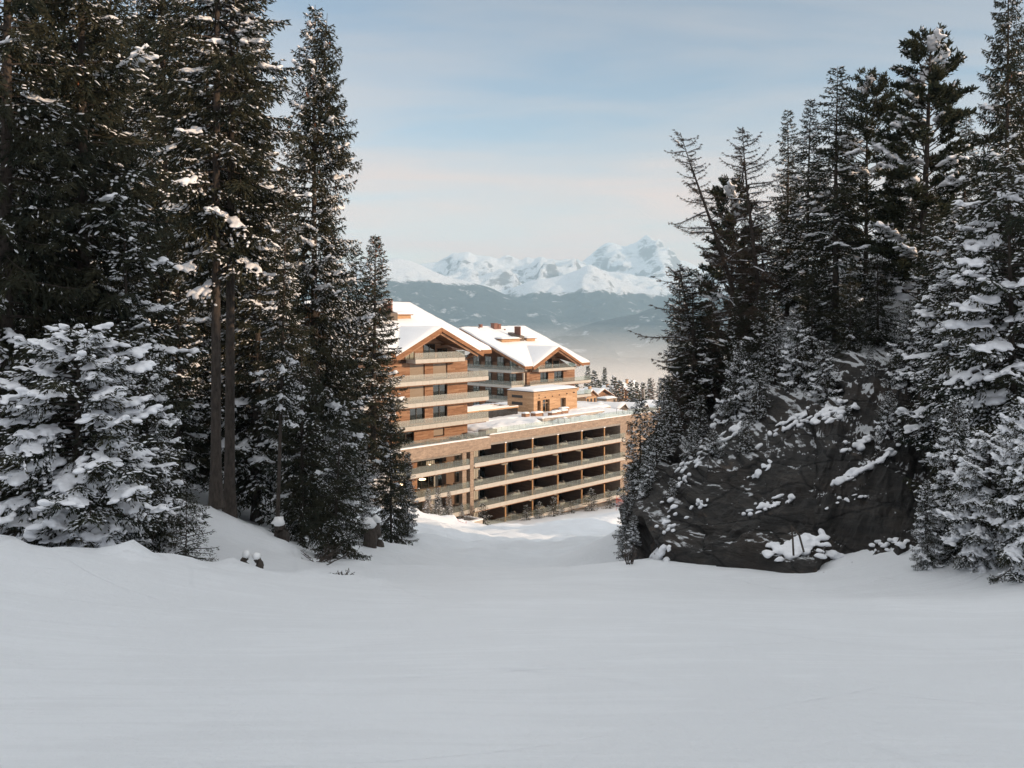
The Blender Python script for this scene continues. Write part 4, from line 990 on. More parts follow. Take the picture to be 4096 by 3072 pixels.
        mb = MB(); mb.bar((tc+sgn*(w_-1.9), -(dw), ge-1.3), (tc+sgn*(w_-1.1), -(de-.3), ge-.35), .18, .2); mb.bar((tc+sgn*(w_*.45), -(dw-.9), gz-2.6), (tc+sgn*(w_*.45), -(de-.2), gz-2.15), .2, .26); T_.part(mb, 'bracket', M['beam'])
    mb = MB(); mb.bar((tc, -(dw-.9), gz-.62), (tc, -(de+.15), gz-.62), .2, .3); mb.bar((tc-.6, -(de-.6), gz-1.5), (tc+.1, -(de-.6), gz-.75), .16, .16); T_.part(mb, 'ridge_beam', M['beam'])
    # eave boards and verge boards of the main roof
    mb = MB(); B(mb, tc+w_+.12, tr_, de-.02, de+.07, ez-.55, ez-.05); B(mb, tl, tc-w_-.12, de-.02, de+.07, ez-.55, ez-.05); T_.part(mb, 'eave_board', M['beam'])
    mb = MB(); mb.bar((tr_+.05, -(de-.1), ez-.25), (tr_+.05, -ridge_d, ridge_z-.2), .1, .42); mb.bar((tl-.05, -(de-.1), ez-.25), (tl-.05, -ridge_d, ridge_z-.2), .1, .42); T_.part(mb, 'verge_board', M['beam'])
    mb = MB(); mb.bar((tl-.1, -ridge_d, ridge_z+.40), (tr_+.05, -ridge_d, ridge_z+.40), .1, .05); T_.part(mb, 'ridge_cap', M['dark'])
    def mz(d): return ez+sf_*(d-de)
    # recessed terrace behind the gable ridge: pale timber face and metal chimney box with five flues
    if rec:
        for (a, b_, d_) in rec:
            mb = MB(); B(mb, a, b_, d_-1.8, d_, mz(d_)-.2, mz(d_)+.95); T_.part(mb, 'dormer', M['timber_pale'])
            mb = MB(); B(mb, a-.2, b_+.2, d_-2.4, d_+.35, mz(d_)+.955, mz(d_)+1.08); T_.part(mb, 'dormer_roof', M['beam'])
            o = sn([(a-.2, d_+.35, mz(d_)+1.08), (b_+.2, d_+.35, mz(d_)+1.08), (b_+.2, d_-2.4, mz(d_)+1.25), (a-.2, d_-2.4, mz(d_)+1.25)], .3, seed+9)
    if chim:
        a, b_, d0, d1 = chim; zc_ = mz(d0)
        mb = MB(); mb.hexa([(a, -d0, zc_-.3), (b_, -d0, zc_-.3), (b_, -d1, zc_-.3), (a, -d1, zc_-.3), (a, -d0, zc_+1.5), (b_, -d0, zc_+1.5), (b_, -d1, mz(d1)+.9), (a, -d1, mz(d1)+.9)])
        ch = T_.part(mb, 'chimney', M['brown'])
        for k in range(5):
            y = -d0+.6+(d0-d1-1.6)*k/4*.75; zz = zc_+1.4; mb = MB()
            top_ = zz+2.0+.0*k
            mb.tube([((a+b_)/2, y, zz-.1), ((a+b_)/2, y, top_)], .17, 10); mb.tube([((a+b_)/2, y, top_-.02), ((a+b_)/2, y, top_+.12)], .22, 10); mb.tube([((a+b_)/2, y, top_+.10), ((a+b_)/2, y, top_+.30)], [.20, .05], 10)
            mb.build('flue', M['copper'], ch)
    for (t_, d_, s_) in vents:
        mb = MB(); z0 = mz(d_); B(mb, t_-s_, t_+s_, d_-s_, d_+s_, z0, z0+.3+s_*2.2); B(mb, t_-s_*1.25, t_+s_*1.25, d_-s_*1.25, d_+s_*1.25, z0+.305+s_*2.2, z0+.4+s_*2.2); T_.part(mb, 'chimney', M['copper'])

# ------------------------------------------------------------------ left chalet
c1 = Thing('chalet', -10, -10, -18.6, 'left timber chalet of the hotel, five storeys with cream glass balconies under a snowy gable', 'chalet', 'twin timber chalets of the hotel')
opA = [(-13.1, -10.3, -9.62, 'blind', 1), (-8.7, -5.9, -9.62, 'blind', 1)]
opB = [(-13.1, -10.3, -12.68, 'blind', 1), (-8.7, -5.9, -12.68, 'curtain', 1)]
opC = [(-13.1, -10.3, -15.8, 'glass', 1), (-8.7, -5.9, -15.8, 'curtain', 1)]
opD = [(-15.0, -12.3, -18.55, 'glass', 1), (-8.6, -6.5, -18.0, 'blind', 0)]
chalet(c1, -10, -5, [-7.15, -10.2, -13.25, -16.4], -18.6, -18.3, -1.8, -20.4, 1.35, -5.55, -2.15, -5.92, 24,
       [opA, opB, opC, opD],
       [(-13.8, -4.2, -5, -3, -7.12, .92, .56, True, True, True), (-17.8, .7, -5, -3, -10.15, .92, .56, True, True, True), (-17.8, .75, -5, -3, -13.2, .92, .56, True, True, True), (-17.8, .75, -5, -3, -16.36, .92, .56, True, True, True)],
       seed=3, chim=(-10.4, -9.0, -12.6, -16.4), rec=[(-8.8, -5.9, -13.2)], vents=[])
# ------------------------------------------------------------------ right chalet
c2 = Thing('chalet', 51.7, -40, -22, 'right timber chalet of the hotel, farther back, snowy double roof against the sea of fog', 'chalet', 'twin timber chalets of the hotel')
o1 = [(49.3, 51.9, -15.1, 'curtain', 1), (53.9, 57.0, -15.1, 'curtain', 1)]
o2 = [(49.3, 51.9, -18.3, 'glass', 1), (53.9, 57.0, -18.3, 'glass', 1)]
chalet(c2, 51.7, -35.2, [-12.6, -15.75, -18.9], -22, 45.0, 61.0, -51.5, -3.5, -11.1, -7.4, -11.32, 26,
       [o1, o2, []],
       [(46.6, 59.0, -35.2, -33.3, -12.55, .92, .56, False, True, True), (44.0, 64.5, -35.2, -33.3, -15.7, .92, .56, False, False, True), (44.0, 64.6, -35.2, -33.3, -18.85, .92, .56, False, False, True)],
       seed=23, hl=10.7, hr=10.9, chim=(51.5, 53.0, -43.2, -46.8), rec=[(45.5, 51.3, -43.0), (53.6, 56.4, -43.0)], vents=[(50.6, -50.2, .55), (51.9, -50.2, .45), (46.0, -50.5, .12), (53.0, -49.2, .12), (56.2, -48.8, .12), (47.0, -51.0, .3)])
# shaded side of the right chalet with its own balconies
for zb in (-12.55, -15.7, -18.85):
    mb = MB(); B(mb, 40.1, 44.98, -60, -35.07, zb+.02, zb+.46); c2.part(mb, 'balcony_slab', M['floor'])
    fascia(c2, -60, -35.0, 40.0, zb, zb+.56, axis_='d'); fascia(c2, 40.06, 43.9, -35.0, zb, zb+.56)
    railing(c2, -60, -35.1, 40.12, zb+.44, zb+1.45, M['rail'], axis_='d'); railing(c2, 40.2, 43.95, -35.12, zb+.44, zb+1.45, M['rail_sheen'])
    mb = MB(); B(mb, 40.3, 44.9, -60, -35.25, zb-.13, zb+.018); c2.part(mb, 'soffit', M['beam'])
for k, z0 in enumerate((-11.95, -15.1, -18.3, -21.4)):
    for j in range(6):
        y0 = -38.2-j*3.7
        mb = MB(); B(mb, 44.86, 44.94, y0-1.9, y0-1.83, z0, z0+2.35); B(mb, 44.86, 44.94, y0-.07, y0, z0, z0+2.35); B(mb, 44.86, 44.94, y0-1.83, y0-.07, z0+2.28, z0+2.35); B(mb, 44.86, 44.94, y0-1.0, y0-.92, z0, z0+2.28)
        w = c2.part(mb, 'window', M['dark']); mb = MB(); B(mb, 44.89, 44.91, y0-1.83, y0-.07, z0, z0+2.28); mb.build('pane', M['pane'], w)
mb = MB(); B(mb, 44.3, 44.7, -35.9, -35.5, -22, -11.6); c2.part(mb, 'pillar', M['fascia'])

# ------------------------------------------------------------------ stone terrace block
lb = Thing('terrace_block', 15, -5, -32, 'long stone hotel wing with four rows of glass-fronted balconies under a snowy roof terrace', 'hotel wing')
SB = [-22.25, -25.55, -28.67, -31.85]
mb = MB(); B(mb, -1.9, 42, -.9, -.3, -19.12, -17.95); lb.part(mb, 'parapet', M['stone'])
mb = MB(); B(mb, 30.4, 42, -.9, -.31, -32.5, -19.125); lb.part(mb, 'wall', M['stone']); mb = MB(); B(mb, 30.4, 31.0, -4.4, -.905, -32.5, -19.125); lb.part(mb, 'wall', M['stone'])
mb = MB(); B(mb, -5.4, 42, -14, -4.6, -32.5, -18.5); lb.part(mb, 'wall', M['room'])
mb = MB(); B(mb, -5.4, 30.38, -4.58, -.32, -19.45, -19.13); B(mb, -5.4, 42, -14, -.91, -18.48, -18.36); lb.part(mb, 'ceiling', M['floor'])
for i, zb in enumerate(SB):
    mb = MB(); B(mb, -5.2, 31.5 if 0 else 30.38, -4.58, -.08, zb+.02, zb+.5); lb.part(mb, 'balcony_slab', M['floor'])
    mb = MB(); B(mb, -5.0, 31.2, -.29, -.12, zb-.12, zb+.018); B(mb, -5.0, 30.38, -4.58, -.291, zb-.12, zb+.018); lb.part(mb, 'soffit', M['beam'])
    fascia(lb, -5.2, 31.5, 0, zb, zb+.58)
    railing(lb, -5.2, 31.5, -.12, zb+.48, zb+1.42, M['rail'])
    mb = MB(); B(mb, -5.2, -5.14, -2.2, -.07, zb, zb+.58); lb.part(mb, 'balcony_fascia', M['fascia'])
    mb = MB(); B(mb, 31.0, 31.5, -.29, -.07, zb+.02, zb+.5); lb.part(mb, 'balcony_slab', M['floor'])
rows = [(-19.46, -21.73), (-22.38, -25.03), (-25.68, -28.15), (-28.8, -31.33)]
PT = [1.5, 7.55, 13.6, 19.7, 25.8]
r = rs(5)
for i, (zt_, zf) in enumerate(rows):
    edges = [-5.0]+PT+[30.4]
    for j, t_ in enumerate(PT):
        if i == 2 and j == 2 and False: continue
        hgt = 2.15 if i == 0 else 2.2
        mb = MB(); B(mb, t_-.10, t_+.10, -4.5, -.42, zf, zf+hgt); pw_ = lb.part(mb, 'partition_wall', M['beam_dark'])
        mb = MB(); B(mb, t_-.12, t_+.12, -.415, -.22, zf, zf+hgt+.12); mb.build('post', M['gold'], pw_)
        if i == 0:
            mb = MB(); B(mb, t_-.2, t_+.2, -.75, -.16, zf+hgt+.123, zf+hgt+.24); mb.build('snow_cap', M['snow_roof'], pw_)
    for j in range(6):
        a, b_ = edges[j]+.25, edges[j+1]-.2
        mid = a+(b_-a)*.55
        # glazed back wall: door and window with frames, curtain beside them
        mb = MB(); dd_ = -4.5
        for x in (a, a+.95*(mid-a)/1, mid, b_-.1): B(mb, x-.05, x+.05, dd_, dd_+.1, zf, zt_-.02)
        B(mb, a+.05, b_-.15, dd_, dd_+.1, zt_-.12, zt_-.021)
        w = lb.part(mb, 'window', M['dark']); mb = MB(); B(mb, a+.06, b_-.16, dd_+.03, dd_+.05, zf, zt_-.13); mb.build('pane', M['pane'], w)
        mb = MB(); c0 = mid+.15; n = 9
        for q in range(n): B(mb, c0+q*.16, c0+q*.16+.12, dd_+.12+.05*(q % 2), dd_+.15+.05*(q % 2), zf+.02, zt_-.15)
        lb.part(mb, 'curtain', M['curtain'])
# windows of the blind end wall
for k, (z1, z0) in enumerate(((-19.5, -21.4), (-22.86, -24.55), (-26.1, -27.8), (-29.4, -31.0))):
    mb = MB(); f = .08
    B(mb, 32.45, 32.53, -.29, -.2, z0, z1); B(mb, 33.95, 34.03, -.29, -.2, z0, z1); B(mb, 32.53, 33.95, -.29, -.2, z1-.08, z1); B(mb, 32.53, 33.95, -.29, -.2, z0, z0+.08); B(mb, 33.0, 33.07, -.29, -.2, z0+.08, z1-.08)
    w = lb.part(mb, 'window', M['timber']); mb = MB(); B(mb, 32.53, 33.95, -.28, -.25, z0+.08, z1-.08); o = mb.build('pane', M['dark'], w); o.location = (0, 0, 0)
railing(lb, -1.8, 42, -.45, -17.94, -17.02, M['rail'])
# left part of the block, set forward, with stone pillars
ll = Thing('terrace_block', -14, -3, -30, 'nearer left stone hotel wing with lamp-lit lounges and two stone pillars at its right end', 'hotel wing')
mb = MB(); B(mb, -24, -2.5, -.05, .6, -19.75, -18.1); ll.part(mb, 'parapet', M['stone'])
mb = MB(); B(mb, -24, -2.0, -5, -.055, -19.1, -18.62); ll.part(mb, 'roof_terrace', M['floor'])
for a, b_ in ((-7.75, -6.95), (-6.2, -5.5)):
    mb = MB(); B(mb, a, b_, -.6, .1, -32.5, -19.76); ll.part(mb, 'pillar', M['stone'])
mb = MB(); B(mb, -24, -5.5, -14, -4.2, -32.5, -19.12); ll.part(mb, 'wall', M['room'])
mb = MB(); B(mb, -6.9, -6.25, -1.3, -1.2, -32.5, -19.76); ll.part(mb, 'wall', M['stone'])
mb = MB(); B(mb, -24, -7.76, -4.19, -.06, -20.1, -19.76); ll.part(mb, 'ceiling', M['floor'])
for i, zb in enumerate((-22.15, -25.4, -28.5)):
    mb = MB(); B(mb, -24, -6.75, -4.19, .42, zb+.02, zb+.46); ll.part(mb, 'balcony_slab', M['floor'])
    mb = MB(); B(mb, -24, -6.9, -4.19, .35, zb-.13, zb+.018); ll.part(mb, 'soffit', M['beam'])
    fascia(ll, -24, -6.75, .6, zb, zb+.56); mb = MB(); B(mb, -24, -6.8, .43, .535, zb+.02, zb+.5); ll.part(mb, 'balcony_slab', M['floor'])
    railing(ll, -24, -6.75, .48, zb+.47, zb+1.4, M['rail'])
    railing(ll, -6.7, -5.25, -.1, zb+.3, zb+1.3, M['rail'], name='glass_railing')
    mb = MB(); B(mb, -6.74, -5.22, -.7, -.02, zb+.05, zb+.3); ll.part(mb, 'balcony_slab', M['concrete'])
for i, (zt_, zf) in enumerate(((-20.12, -21.68), (-22.3, -24.93), (-25.55, -28.03))):
    t0 = -24 if i < 2 else -14
    mb = MB(); x = t0
    while x < -8:
        B(mb, x, x+.07, -4.1, -4.0, zf, zt_-.03); x += 1.35
    B(mb, t0, -7.9, -4.1, -4.0, zt_-.15, zt_-.031)
    w = ll.part(mb, 'window', M['dark']); mb = MB(); B(mb, t0, -7.9, -4.08, -4.05, zf, zt_-.16); mb.build('pane', M['pane'], w)
    for c_ in ((-17.5, 7), (-11.0, 8)) if i != 1 else ((-9.5, 4),):
        mb = MB()
        for q in range(c_[1]): B(mb, c_[0]+q*.2, c_[0]+q*.2+.13, -3.96, -3.93+.05*(q % 2), zf, zt_-.17)
        ll.part(mb, 'curtain', M['curtain'])
    if i < 2:
        mb = MB(); B(mb, -14.3, -13.3, -3.98, -3.2, zf, zt_-.03); ll.part(mb, 'timber_pier', M['timber'])
mb = MB(); B(mb, -14.6, -13.6, -.6, .1, -28.5, -25.55); ll.part(mb, 'pillar', M['stone'])
railing(ll, -22, -2.6, .1, -18.1, -17.2, M['rail'])
# snow on the roof terrace and on parapets
def hsnow(name, t0, t1, d0, d1, z, th, seed, label=None, cat=None, kind=None, parent=None, **kw):
    e = hw(0, 0)
    P4 = [hw(t0, d0, z), hw(t1, d0, z), hw(t1, d1, z), hw(t0, d1, z)]
    o = snow_sheet(name, *P4, th, seed=seed, **kw); tag(o, label, cat, None, kind); return o
def psnow(T_, t0, t1, d0, d1, z, th, seed, **kw):
    P4 = [(t0, -d0, z), (t1, -d0, z), (t1, -d1, z), (t0, -d1, z)]
    o = snow_sheet('snow', *P4, th, parent=T_.e, seed=seed, **kw); o.location = (-T_.o[0], T_.o[1], -T_.o[2]); return o
psnow(lb, -1.5, 41.8, -.95, -14, -18.355, .18, 41, bumps=.5, edge=.3)
psnow(lb, -1.8, 42, -.28, -.92, -17.948, .13, 42, edge=.15, res=.3)
psnow(ll, -23.8, -2.6, .62, -.06, -18.098, .12, 43, edge=.15, res=.3)
psnow(lb, 0, 16, -3.5, -9, -18.3, .55, 44, bumps=.5, edge=2.0)
mb = MB(); B(mb, 16.5, 33.4, -7.2, -6.0, -18.3, -17.62); lb.part(mb, 'pool_wall', M['concrete']); psnow(lb, 16.4, 33.5, -5.95, -7.6, -17.618, .16, 45, edge=.2, res=.3)
psnow(lb, 17.5, 33.2, -1.5, -5.6, -18.3, .5, 46, bumps=.6, edge=1.2)
for (a, b_) in ((14.3, 19.0), (33.8, 39.0)):
    mb = MB()
    for dd_ in (-2.0, -3.6):
        mb.bar((a, -dd_, -17.1), (b_, -dd_, -17.1 - .35), .05, .05)
        for q in range(4):
            x = a+(b_-a)*q/3; mb.bar((x, -dd_, -18.35), (x, -dd_, -17.1-.35*q/3), .045, .045)
    lb.part(mb, 'handrail', M['dark'])
mb = MB(); B(mb, -1.9, 0.3, -2.6, -.95, -18.35, -17.35); lb.part(mb, 'planter_wall', M['concrete'])
deckback = Thing('terrace_deck', 30, -24, -19, 'snow-covered terrace floor stretching behind the pavilion towards the right chalet', 'terrace')
mb = MB(); B(mb, -1.8, 46, -34, -14.02, -32, -18.4); deckback.part(mb, 'wall', M['concrete'])
psnow(deckback, -1.8, 46, -14.0, -34, -18.398, .25, 51, bumps=.4, edge=.5)

# ------------------------------------------------------------------ pavilion
pv = Thing('pavilion', 31, -19, -18.4, 'pale timber flat-roofed pavilion with three tall openings, standing on the snowy roof terrace', 'pavilion')
mb = MB(); t0, t1, d0, d1, z0, z1 = 25.1, 37.5, -15.6, -22.1, -18.5, -14.4
ops = [(26.1, 27.0, -16.0), (27.5, 29.5, -15.9), (32.6, 34.15, -15.95)]
x = t0
for a, b_, h in ops:
    B(mb, x, a, d0-.6, d0, z0, z1); B(mb, a, b_, d0-.6, d0-.002, h, z1); x = b_
B(mb, x, t1, d0-.6, d0, z0, z1); B(mb, t0, t0+.3, d1, d0-.605, z0, z1); B(mb, t1-.3, t1, d1, d0-.605, z0, z1); B(mb, t0+.3, t1-.3, d1, d1+.3, z0, z1)
pv.part(mb, 'wall', M['timber_pale'])
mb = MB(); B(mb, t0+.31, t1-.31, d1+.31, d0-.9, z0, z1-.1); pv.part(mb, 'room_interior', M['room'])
mb = MB(); B(mb, t0-.08, t1+.08, d1-.08, d0+.08, z1+.003, z1+.12); pv.part(mb, 'roof', M['dark'])
psnow(pv, t0-.05, t1+.05, d0+.05, d1-.05, z1+.123, .42, 61, bumps=.1, edge=1.4)
for a, b_, h, k in ((26.15, 26.6, -16.03, 'd'), (32.65, 33.6, -15.98, 'd')):
    mb = MB(); B(mb, a, b_, d0-.5, d0-.42, z0, h); pv.part(mb, 'door', M['brown'])
mb = MB(); B(mb, 27.52, 27.6, d0-.5, d0-.4, z0, -15.92); B(mb, 29.4, 29.48, d0-.5, d0-.4, z0, -15.92); B(mb, 28.0, 28.08, d0-.5, d0-.4, z0, -15.92); B(mb, 28.8, 28.88, d0-.5, d0-.4, z0, -15.92); B(mb, 27.6, 29.4, d0-.5, d0-.4, -16.6, -16.5)
w = pv.part(mb, 'window', M['timber_pale']); mb = MB(); B(mb, 27.6, 29.4, d0-.46, d0-.44, z0, -15.95); mb.build('pane', M['pane'], w)
for zz, h in ((-15.6, .5), (-16.9, .55)):
    mb = MB(); B(mb, t0-.02, t0+.02, -21.0, -18.3, zz-.0, zz+h); pv.part(mb, 'window', M['dark'])
for x, z in ((26.5, -14.95), (26.5, -15.5), (28.2, -15.45), (30.2, -15.4), (32.2, -15.3), (34.4, -15.2), (36.3, -15.1), (36.6, -15.1)):
    mb = MB(); B(mb, x-.07, x+.07, d0+.003, d0+.16, z-.09, z+.09); pv.part(mb, 'wall_light', M['dark'])
pgl = Thing('pergola', 12, -18, -18.4, 'low slatted pergola with snow along its slats, left of the pale pavilion', 'pergola')
mb = MB(); B(mb, 4, 22.5, -17.2, -16.9, -17.0, -16.75); B(mb, 4, 22.5, -23.0, -22.7, -17.0, -16.75); B(mb, 4, 4.3, -22.7, -17.2, -17.0, -16.75); B(mb, 22.2, 22.5, -22.7, -17.2, -17.0, -16.75); pgl.part(mb, 'frame', M['timber_pale'])
mb = MB(); [B(mb, x, x+.08, -17.19, -17.0, -18.4, -17.0) for x in np.arange(4.0, 22.4, .3)]; pgl.part(mb, 'screen', M['dark'])
mb = MB(); [B(mb, 4.3, 22.2, -22.7+q*.45, -22.7+q*.45+.12, -16.98, -16.84) for q in range(12)]; pgl.part(mb, 'slats', M['dark'])
mb = MB(); [B(mb, 4.3+rs(q).rand()*2, 22.2-rs(q+40).rand()*3, -22.68+q*.45, -22.68+q*.45+.2, -16.835, -16.72) for q in range(12)]; B(mb, 4, 22.5, -17.25, -16.95, -16.745, -16.62); pgl.part(mb, 'snow', M['snow_roof'])

# ------------------------------------------------------------------ furniture (each built once, then copied)
def copy_tree(o, parent=None):
    c = o.copy(); col.objects.link(c); c.parent = parent
    for ch in o.children: copy_tree(ch, c)
    return c
def proto(name): return empty(name)
def mk_stool():
    e = proto('wooden_stool'); mb = MB(); mb.tube([(0, 0, .42), (0, 0, .48)], .24, 12); mb.build('seat', M['gold'], e)
    for k in range(3):
        a = k*2.1; mb = MB(); mb.bar((.14*math.cos(a), .14*math.sin(a), .42), (.26*math.cos(a), .26*math.sin(a), 0), .05, .05); mb.build('leg', M['gold'], e)
    return e
def mk_lounge():
    e = proto('lounge_bed'); mb = MB()
    mb.tube([(-.95, 0, .14), (-.9, 0, .30)], .45, 14); mb.box(-.95, .75, -.45, .45, .13, .30); mb.build('base', M['cushion'], e, True)
    mb = MB(); mb.box(-.9, .72, -.42, .42, .303, .46); mb.build('mattress', M['cloth'], e)
    v, f = blobs(np.array([(.55, -.1, .6), (.5, .2, .58), (-.2, .05, .5)]), np.tile([0, 1., .1], (3, 1)), np.array([.3, .26, .35]), np.array([.16, .15, .28]), np.array([.2, .18, .09]), rs(3), True)
    link('cushion', np_mesh('cushion', v, [f], M['cushion'], smooth=True), e)
    return e
def mk_deck():
    e = proto('deck_chair')
    for y in (-.28, .28):
        mb = MB(); mb.bar((-.55, y, 0), (.5, y, 1.0), .05, .04); mb.build('frame', M['gold'], e)
        mb = MB(); mb.bar((.5, y*.85, 0), (-.5, y*.85, .55), .05, .04); mb.build('frame', M['gold'], e)
    s = np.linspace(0, 1, 9); V = []
    for y in (-.24, .24):
        V += [(-.5+1.0*q, y, .52+.48*q-.22*math.sin(math.pi*q)) for q in s]
    V = np.array(V); V2 = V-np.array((0, 0, .02)); i = np.arange(8)
    Q = np.concatenate([np.stack([i, i+1, i+10, i+9], -1), np.stack([i+18, i+27, i+28, i+19], -1)])
    link('sling', np_mesh('sling', np.concatenate([V, V2]), [Q], M['stripe'], smooth=True), e)
    mb = MB(); mb.bar((.3, -.28, .8), (.3, .28, .8), .03); mb.bar((-.2, -.25, .28), (-.2, .25, .28), .03); mb.build('crossbar', M['gold'], e)
    return e
def mk_table(name='dining_table', w=.55, l=.9):
    e = proto(name); mb = MB(); mb.box(-l, l, -w, w, .70, .75); mb.build('tabletop', M['gold'], e)
    for x in (-l+.1, l-.1):
        for y in (-w+.1, w-.1): mb = MB(); mb.bar((x, y, .70), (x*1.05, y*1.05, 0), .06, .06); mb.build('leg', M['gold'], e)
    return e
def mk_chair():
    e = proto('terrace_chair'); mb = MB(); mb.box(-.24, .24, -.24, .24, .42, .47); mb.build('seat', M['gold'], e)
    for x in (-.21, .21):
        for y in (-.21, .21): mb = MB(); mb.bar((x, y, .42), (x*1.15, y*1.15, 0), .035, .035); mb.build('leg', M['gold'], e)
    mb = MB(); mb.tube([(-.22, -.25, .75), (-.26, 0, .82), (-.22, .25, .75)], .03, 6); mb.bar((-.22, -.22, .47), (-.24, -.22, .77), .03); mb.bar((-.22, .22, .47), (-.24, .22, .77), .03); mb.build('backrest', M['gold'], e)
    return e
def stripe():
    m, nt, b = new_mat('striped_canvas'); tc = nd(nt, 'ShaderNodeTexCoord').outputs['Object']; s_ = nd(nt, 'ShaderNodeSeparateXYZ'); lk(nt, tc, s_.inputs[0])
    lk(nt, ramp(nt, math_n(nt, 'FRACT', math_n(nt, 'MULTIPLY', s_.outputs['Y'], 9.0)), [(0, (.05, .07, .06)), (.5, (.45, .42, .36))], 'CONSTANT'), b.inputs['Base Color']); return m
M['stripe'] = stripe()
PR = {'stool': mk_stool(), 'lounge': mk_lounge(), 'deck': mk_deck(), 'table': mk_table(), 'chair': mk_chair(), 'side': mk_table('side_table', .25, .3)}
used = set()
def put(k, t, d, z, rot, label, cat, group):
    if k in used: o = copy_tree(PR[k])
    else: o = PR[k]; used.add(k)
    o.location = hw(t, d, z); o.rotation_euler = (0, 0, HROT+rot); tag(o, label, cat, group); return o
rown = ['top', 'second', 'third', 'lowest visible']
bayn = ['leftmost', 'second', 'third', 'fourth', 'fifth', 'rightmost']
r = rs(77)
for i, (zt_, zf) in enumerate(rows):
    edges = [-5.0]+PT+[30.4]
    for j in range(6):
        a = edges[j]; bn = bayn[j]+(' bay' if j in (0, 5) else ' bay from the left')
        if (i, j) != (0, 0): put('lounge', a+2.4+r.rand()*1.6, -1.9-r.rand()*.4, zf+.002, r.choice([0, math.pi])+r.randn()*.15, f'low padded lounger in the {bn} on the {rown[i]} balcony row', 'lounger', 'padded loungers on the hotel balconies')
        if (i+j) % 2 == 0 or i == 0: put('stool', a+1.0+r.rand()*.5, -.9, zf+.002, r.rand(), f'round wooden stool in the {bn} on the {rown[i]} balcony row', 'stool', 'wooden stools on the hotel balconies')
for k, (t_, lb_) in enumerate(((-7.2, 'leftmost'), (-5.9, 'middle'), (-4.6, 'rightmost'))):
    put('deck', t_, -1.0, -18.618, math.pi+.25, f'{lb_} of the three striped deck chairs facing the sun on the stone terrace', 'deck chair', 'striped deck chairs on the left stone terrace')
put('stool', -3.0, -1.0, -18.618, 0, 'small wooden stool right of the three striped deck chairs', 'stool', 'wooden stools on the hotel balconies')
put('table', -12.0, -1.5, -18.618, 0, 'wooden table left of the deck chairs on the stone terrace, before the timber wall', 'table', None)
for x, y, a_, lb_ in ((-13.4, -1.5, 0, 'left of'), (-11.2, -2.5, -1.5, 'behind'), (-12.0, -.5, 1.6, 'in front of'), (-10.6, -1.4, 3.1, 'right of')):
    put('chair', x, y, -18.618, a_, f'curved-back chair {lb_} the wooden table on the left stone terrace', 'chair', 'curved-back chairs on the left wing')
for i, (x, z, lb_) in enumerate(((-10.2, -21.688, 'upper'), (-11.4, -24.938, 'middle'))):
    put('side', x, -.9, z, .3, f'small wooden side table behind the {lb_} glass railing of the left wing', 'side table', 'side tables on the left wing')
    put('chair', x-1.3, -.9, z, .2, f'curved-back chair left of the small side table, {lb_} floor of the left wing', 'chair', 'curved-back chairs on the left wing')
    put('chair', x+1.2, -1.1, z, 2.9, f'curved-back chair right of the small side table, {lb_} floor of the left wing', 'chair', 'curved-back chairs on the left wing')
def lamp(t, d, z, label, r_=.3, hang=True):
    e = empty('pendant_lamp' if hang else 'table_lamp', hw(t, d, z), HROT, label=label, cat='lamp', group='lit lamps in the left wing')
    v, f = blobs(np.zeros((1, 3)), np.array([[1., 0, 0]]), np.array([r_]), np.array([r_]), np.array([r_*.35]), rs(1), True)
    link('shade', np_mesh('shade', v, [f], M['lamp'], smooth=True), e)
    mb = MB(); mb.tube([(0, 0, .05), (0, 0, 1.0 if z < -23 else .6)] if hang else [(0, 0, -.7), (0, 0, -.1)], .015, 5); mb.build('stem', M['dark'], e)
lamp(-16.8, -3.0, -23.5, 'disc lamp glowing left of the timber pier, middle floor of left wing', .55)
lamp(-12.4, -3.2, -23.4, 'disc lamp glowing right of the timber pier, middle floor of left wing', .5)
lamp(-17.4, -2.6, -21.0, 'small lit lamp near the curtains, upper floor of the left wing', .18, False)
lamp(-12.6, -1.4, -21.1, 'small lit lamp behind the upper glass railing, right of the timber pier', .14, False)
lamp(-18.6, -1.0, -21.2, 'round lit table lamp at the left end of the upper glass railing', .3, False)
# snow-capped terrace boxes and loungers stored on the roof
for i, (t_, d_, w, l, lb_) in enumerate(((20.5, -13.4, 1.1, 1.0, 'leftmost snow-capped wooden tub in front of the pergola end'), (22.6, -12.6, 2.1, 1.2, 'long snow-capped wooden bench beside the leftmost tub'), (24.6, -10.8, 1.2, 1.0, 'small snow-capped wooden crate at the foot of the pavilion corner'), (26.4, -11.4, 1.5, 1.2, 'snow-capped wooden crate below the narrow pavilion door'), (28.6, -11.6, 1.7, 1.0, 'snow-capped wooden crate below the glazed pavilion door'), (31.6, -14.0, 2.0, 1.0, 'snow-covered box against the pavilion wall between its doors'), (1.6, -3.0, .9, .9, 'snow-capped round pedestal at the left end of the roof terrace railing'))):
    e = Thing('garden_box', t_, d_, -18.2, lb_, 'box', 'snow-capped boxes on the roof terrace')
    mb = MB(); B(mb, t_-w/2, t_+w/2, d_-l/2, d_+l/2, -18.2, -17.62); e.part(mb, 'box', M['timber']); psnow(e, t_-w/2-.05, t_+w/2+.05, d_+l/2+.05, d_-l/2-.05, -17.618, .26, 70+i, edge=.35, res=.15)
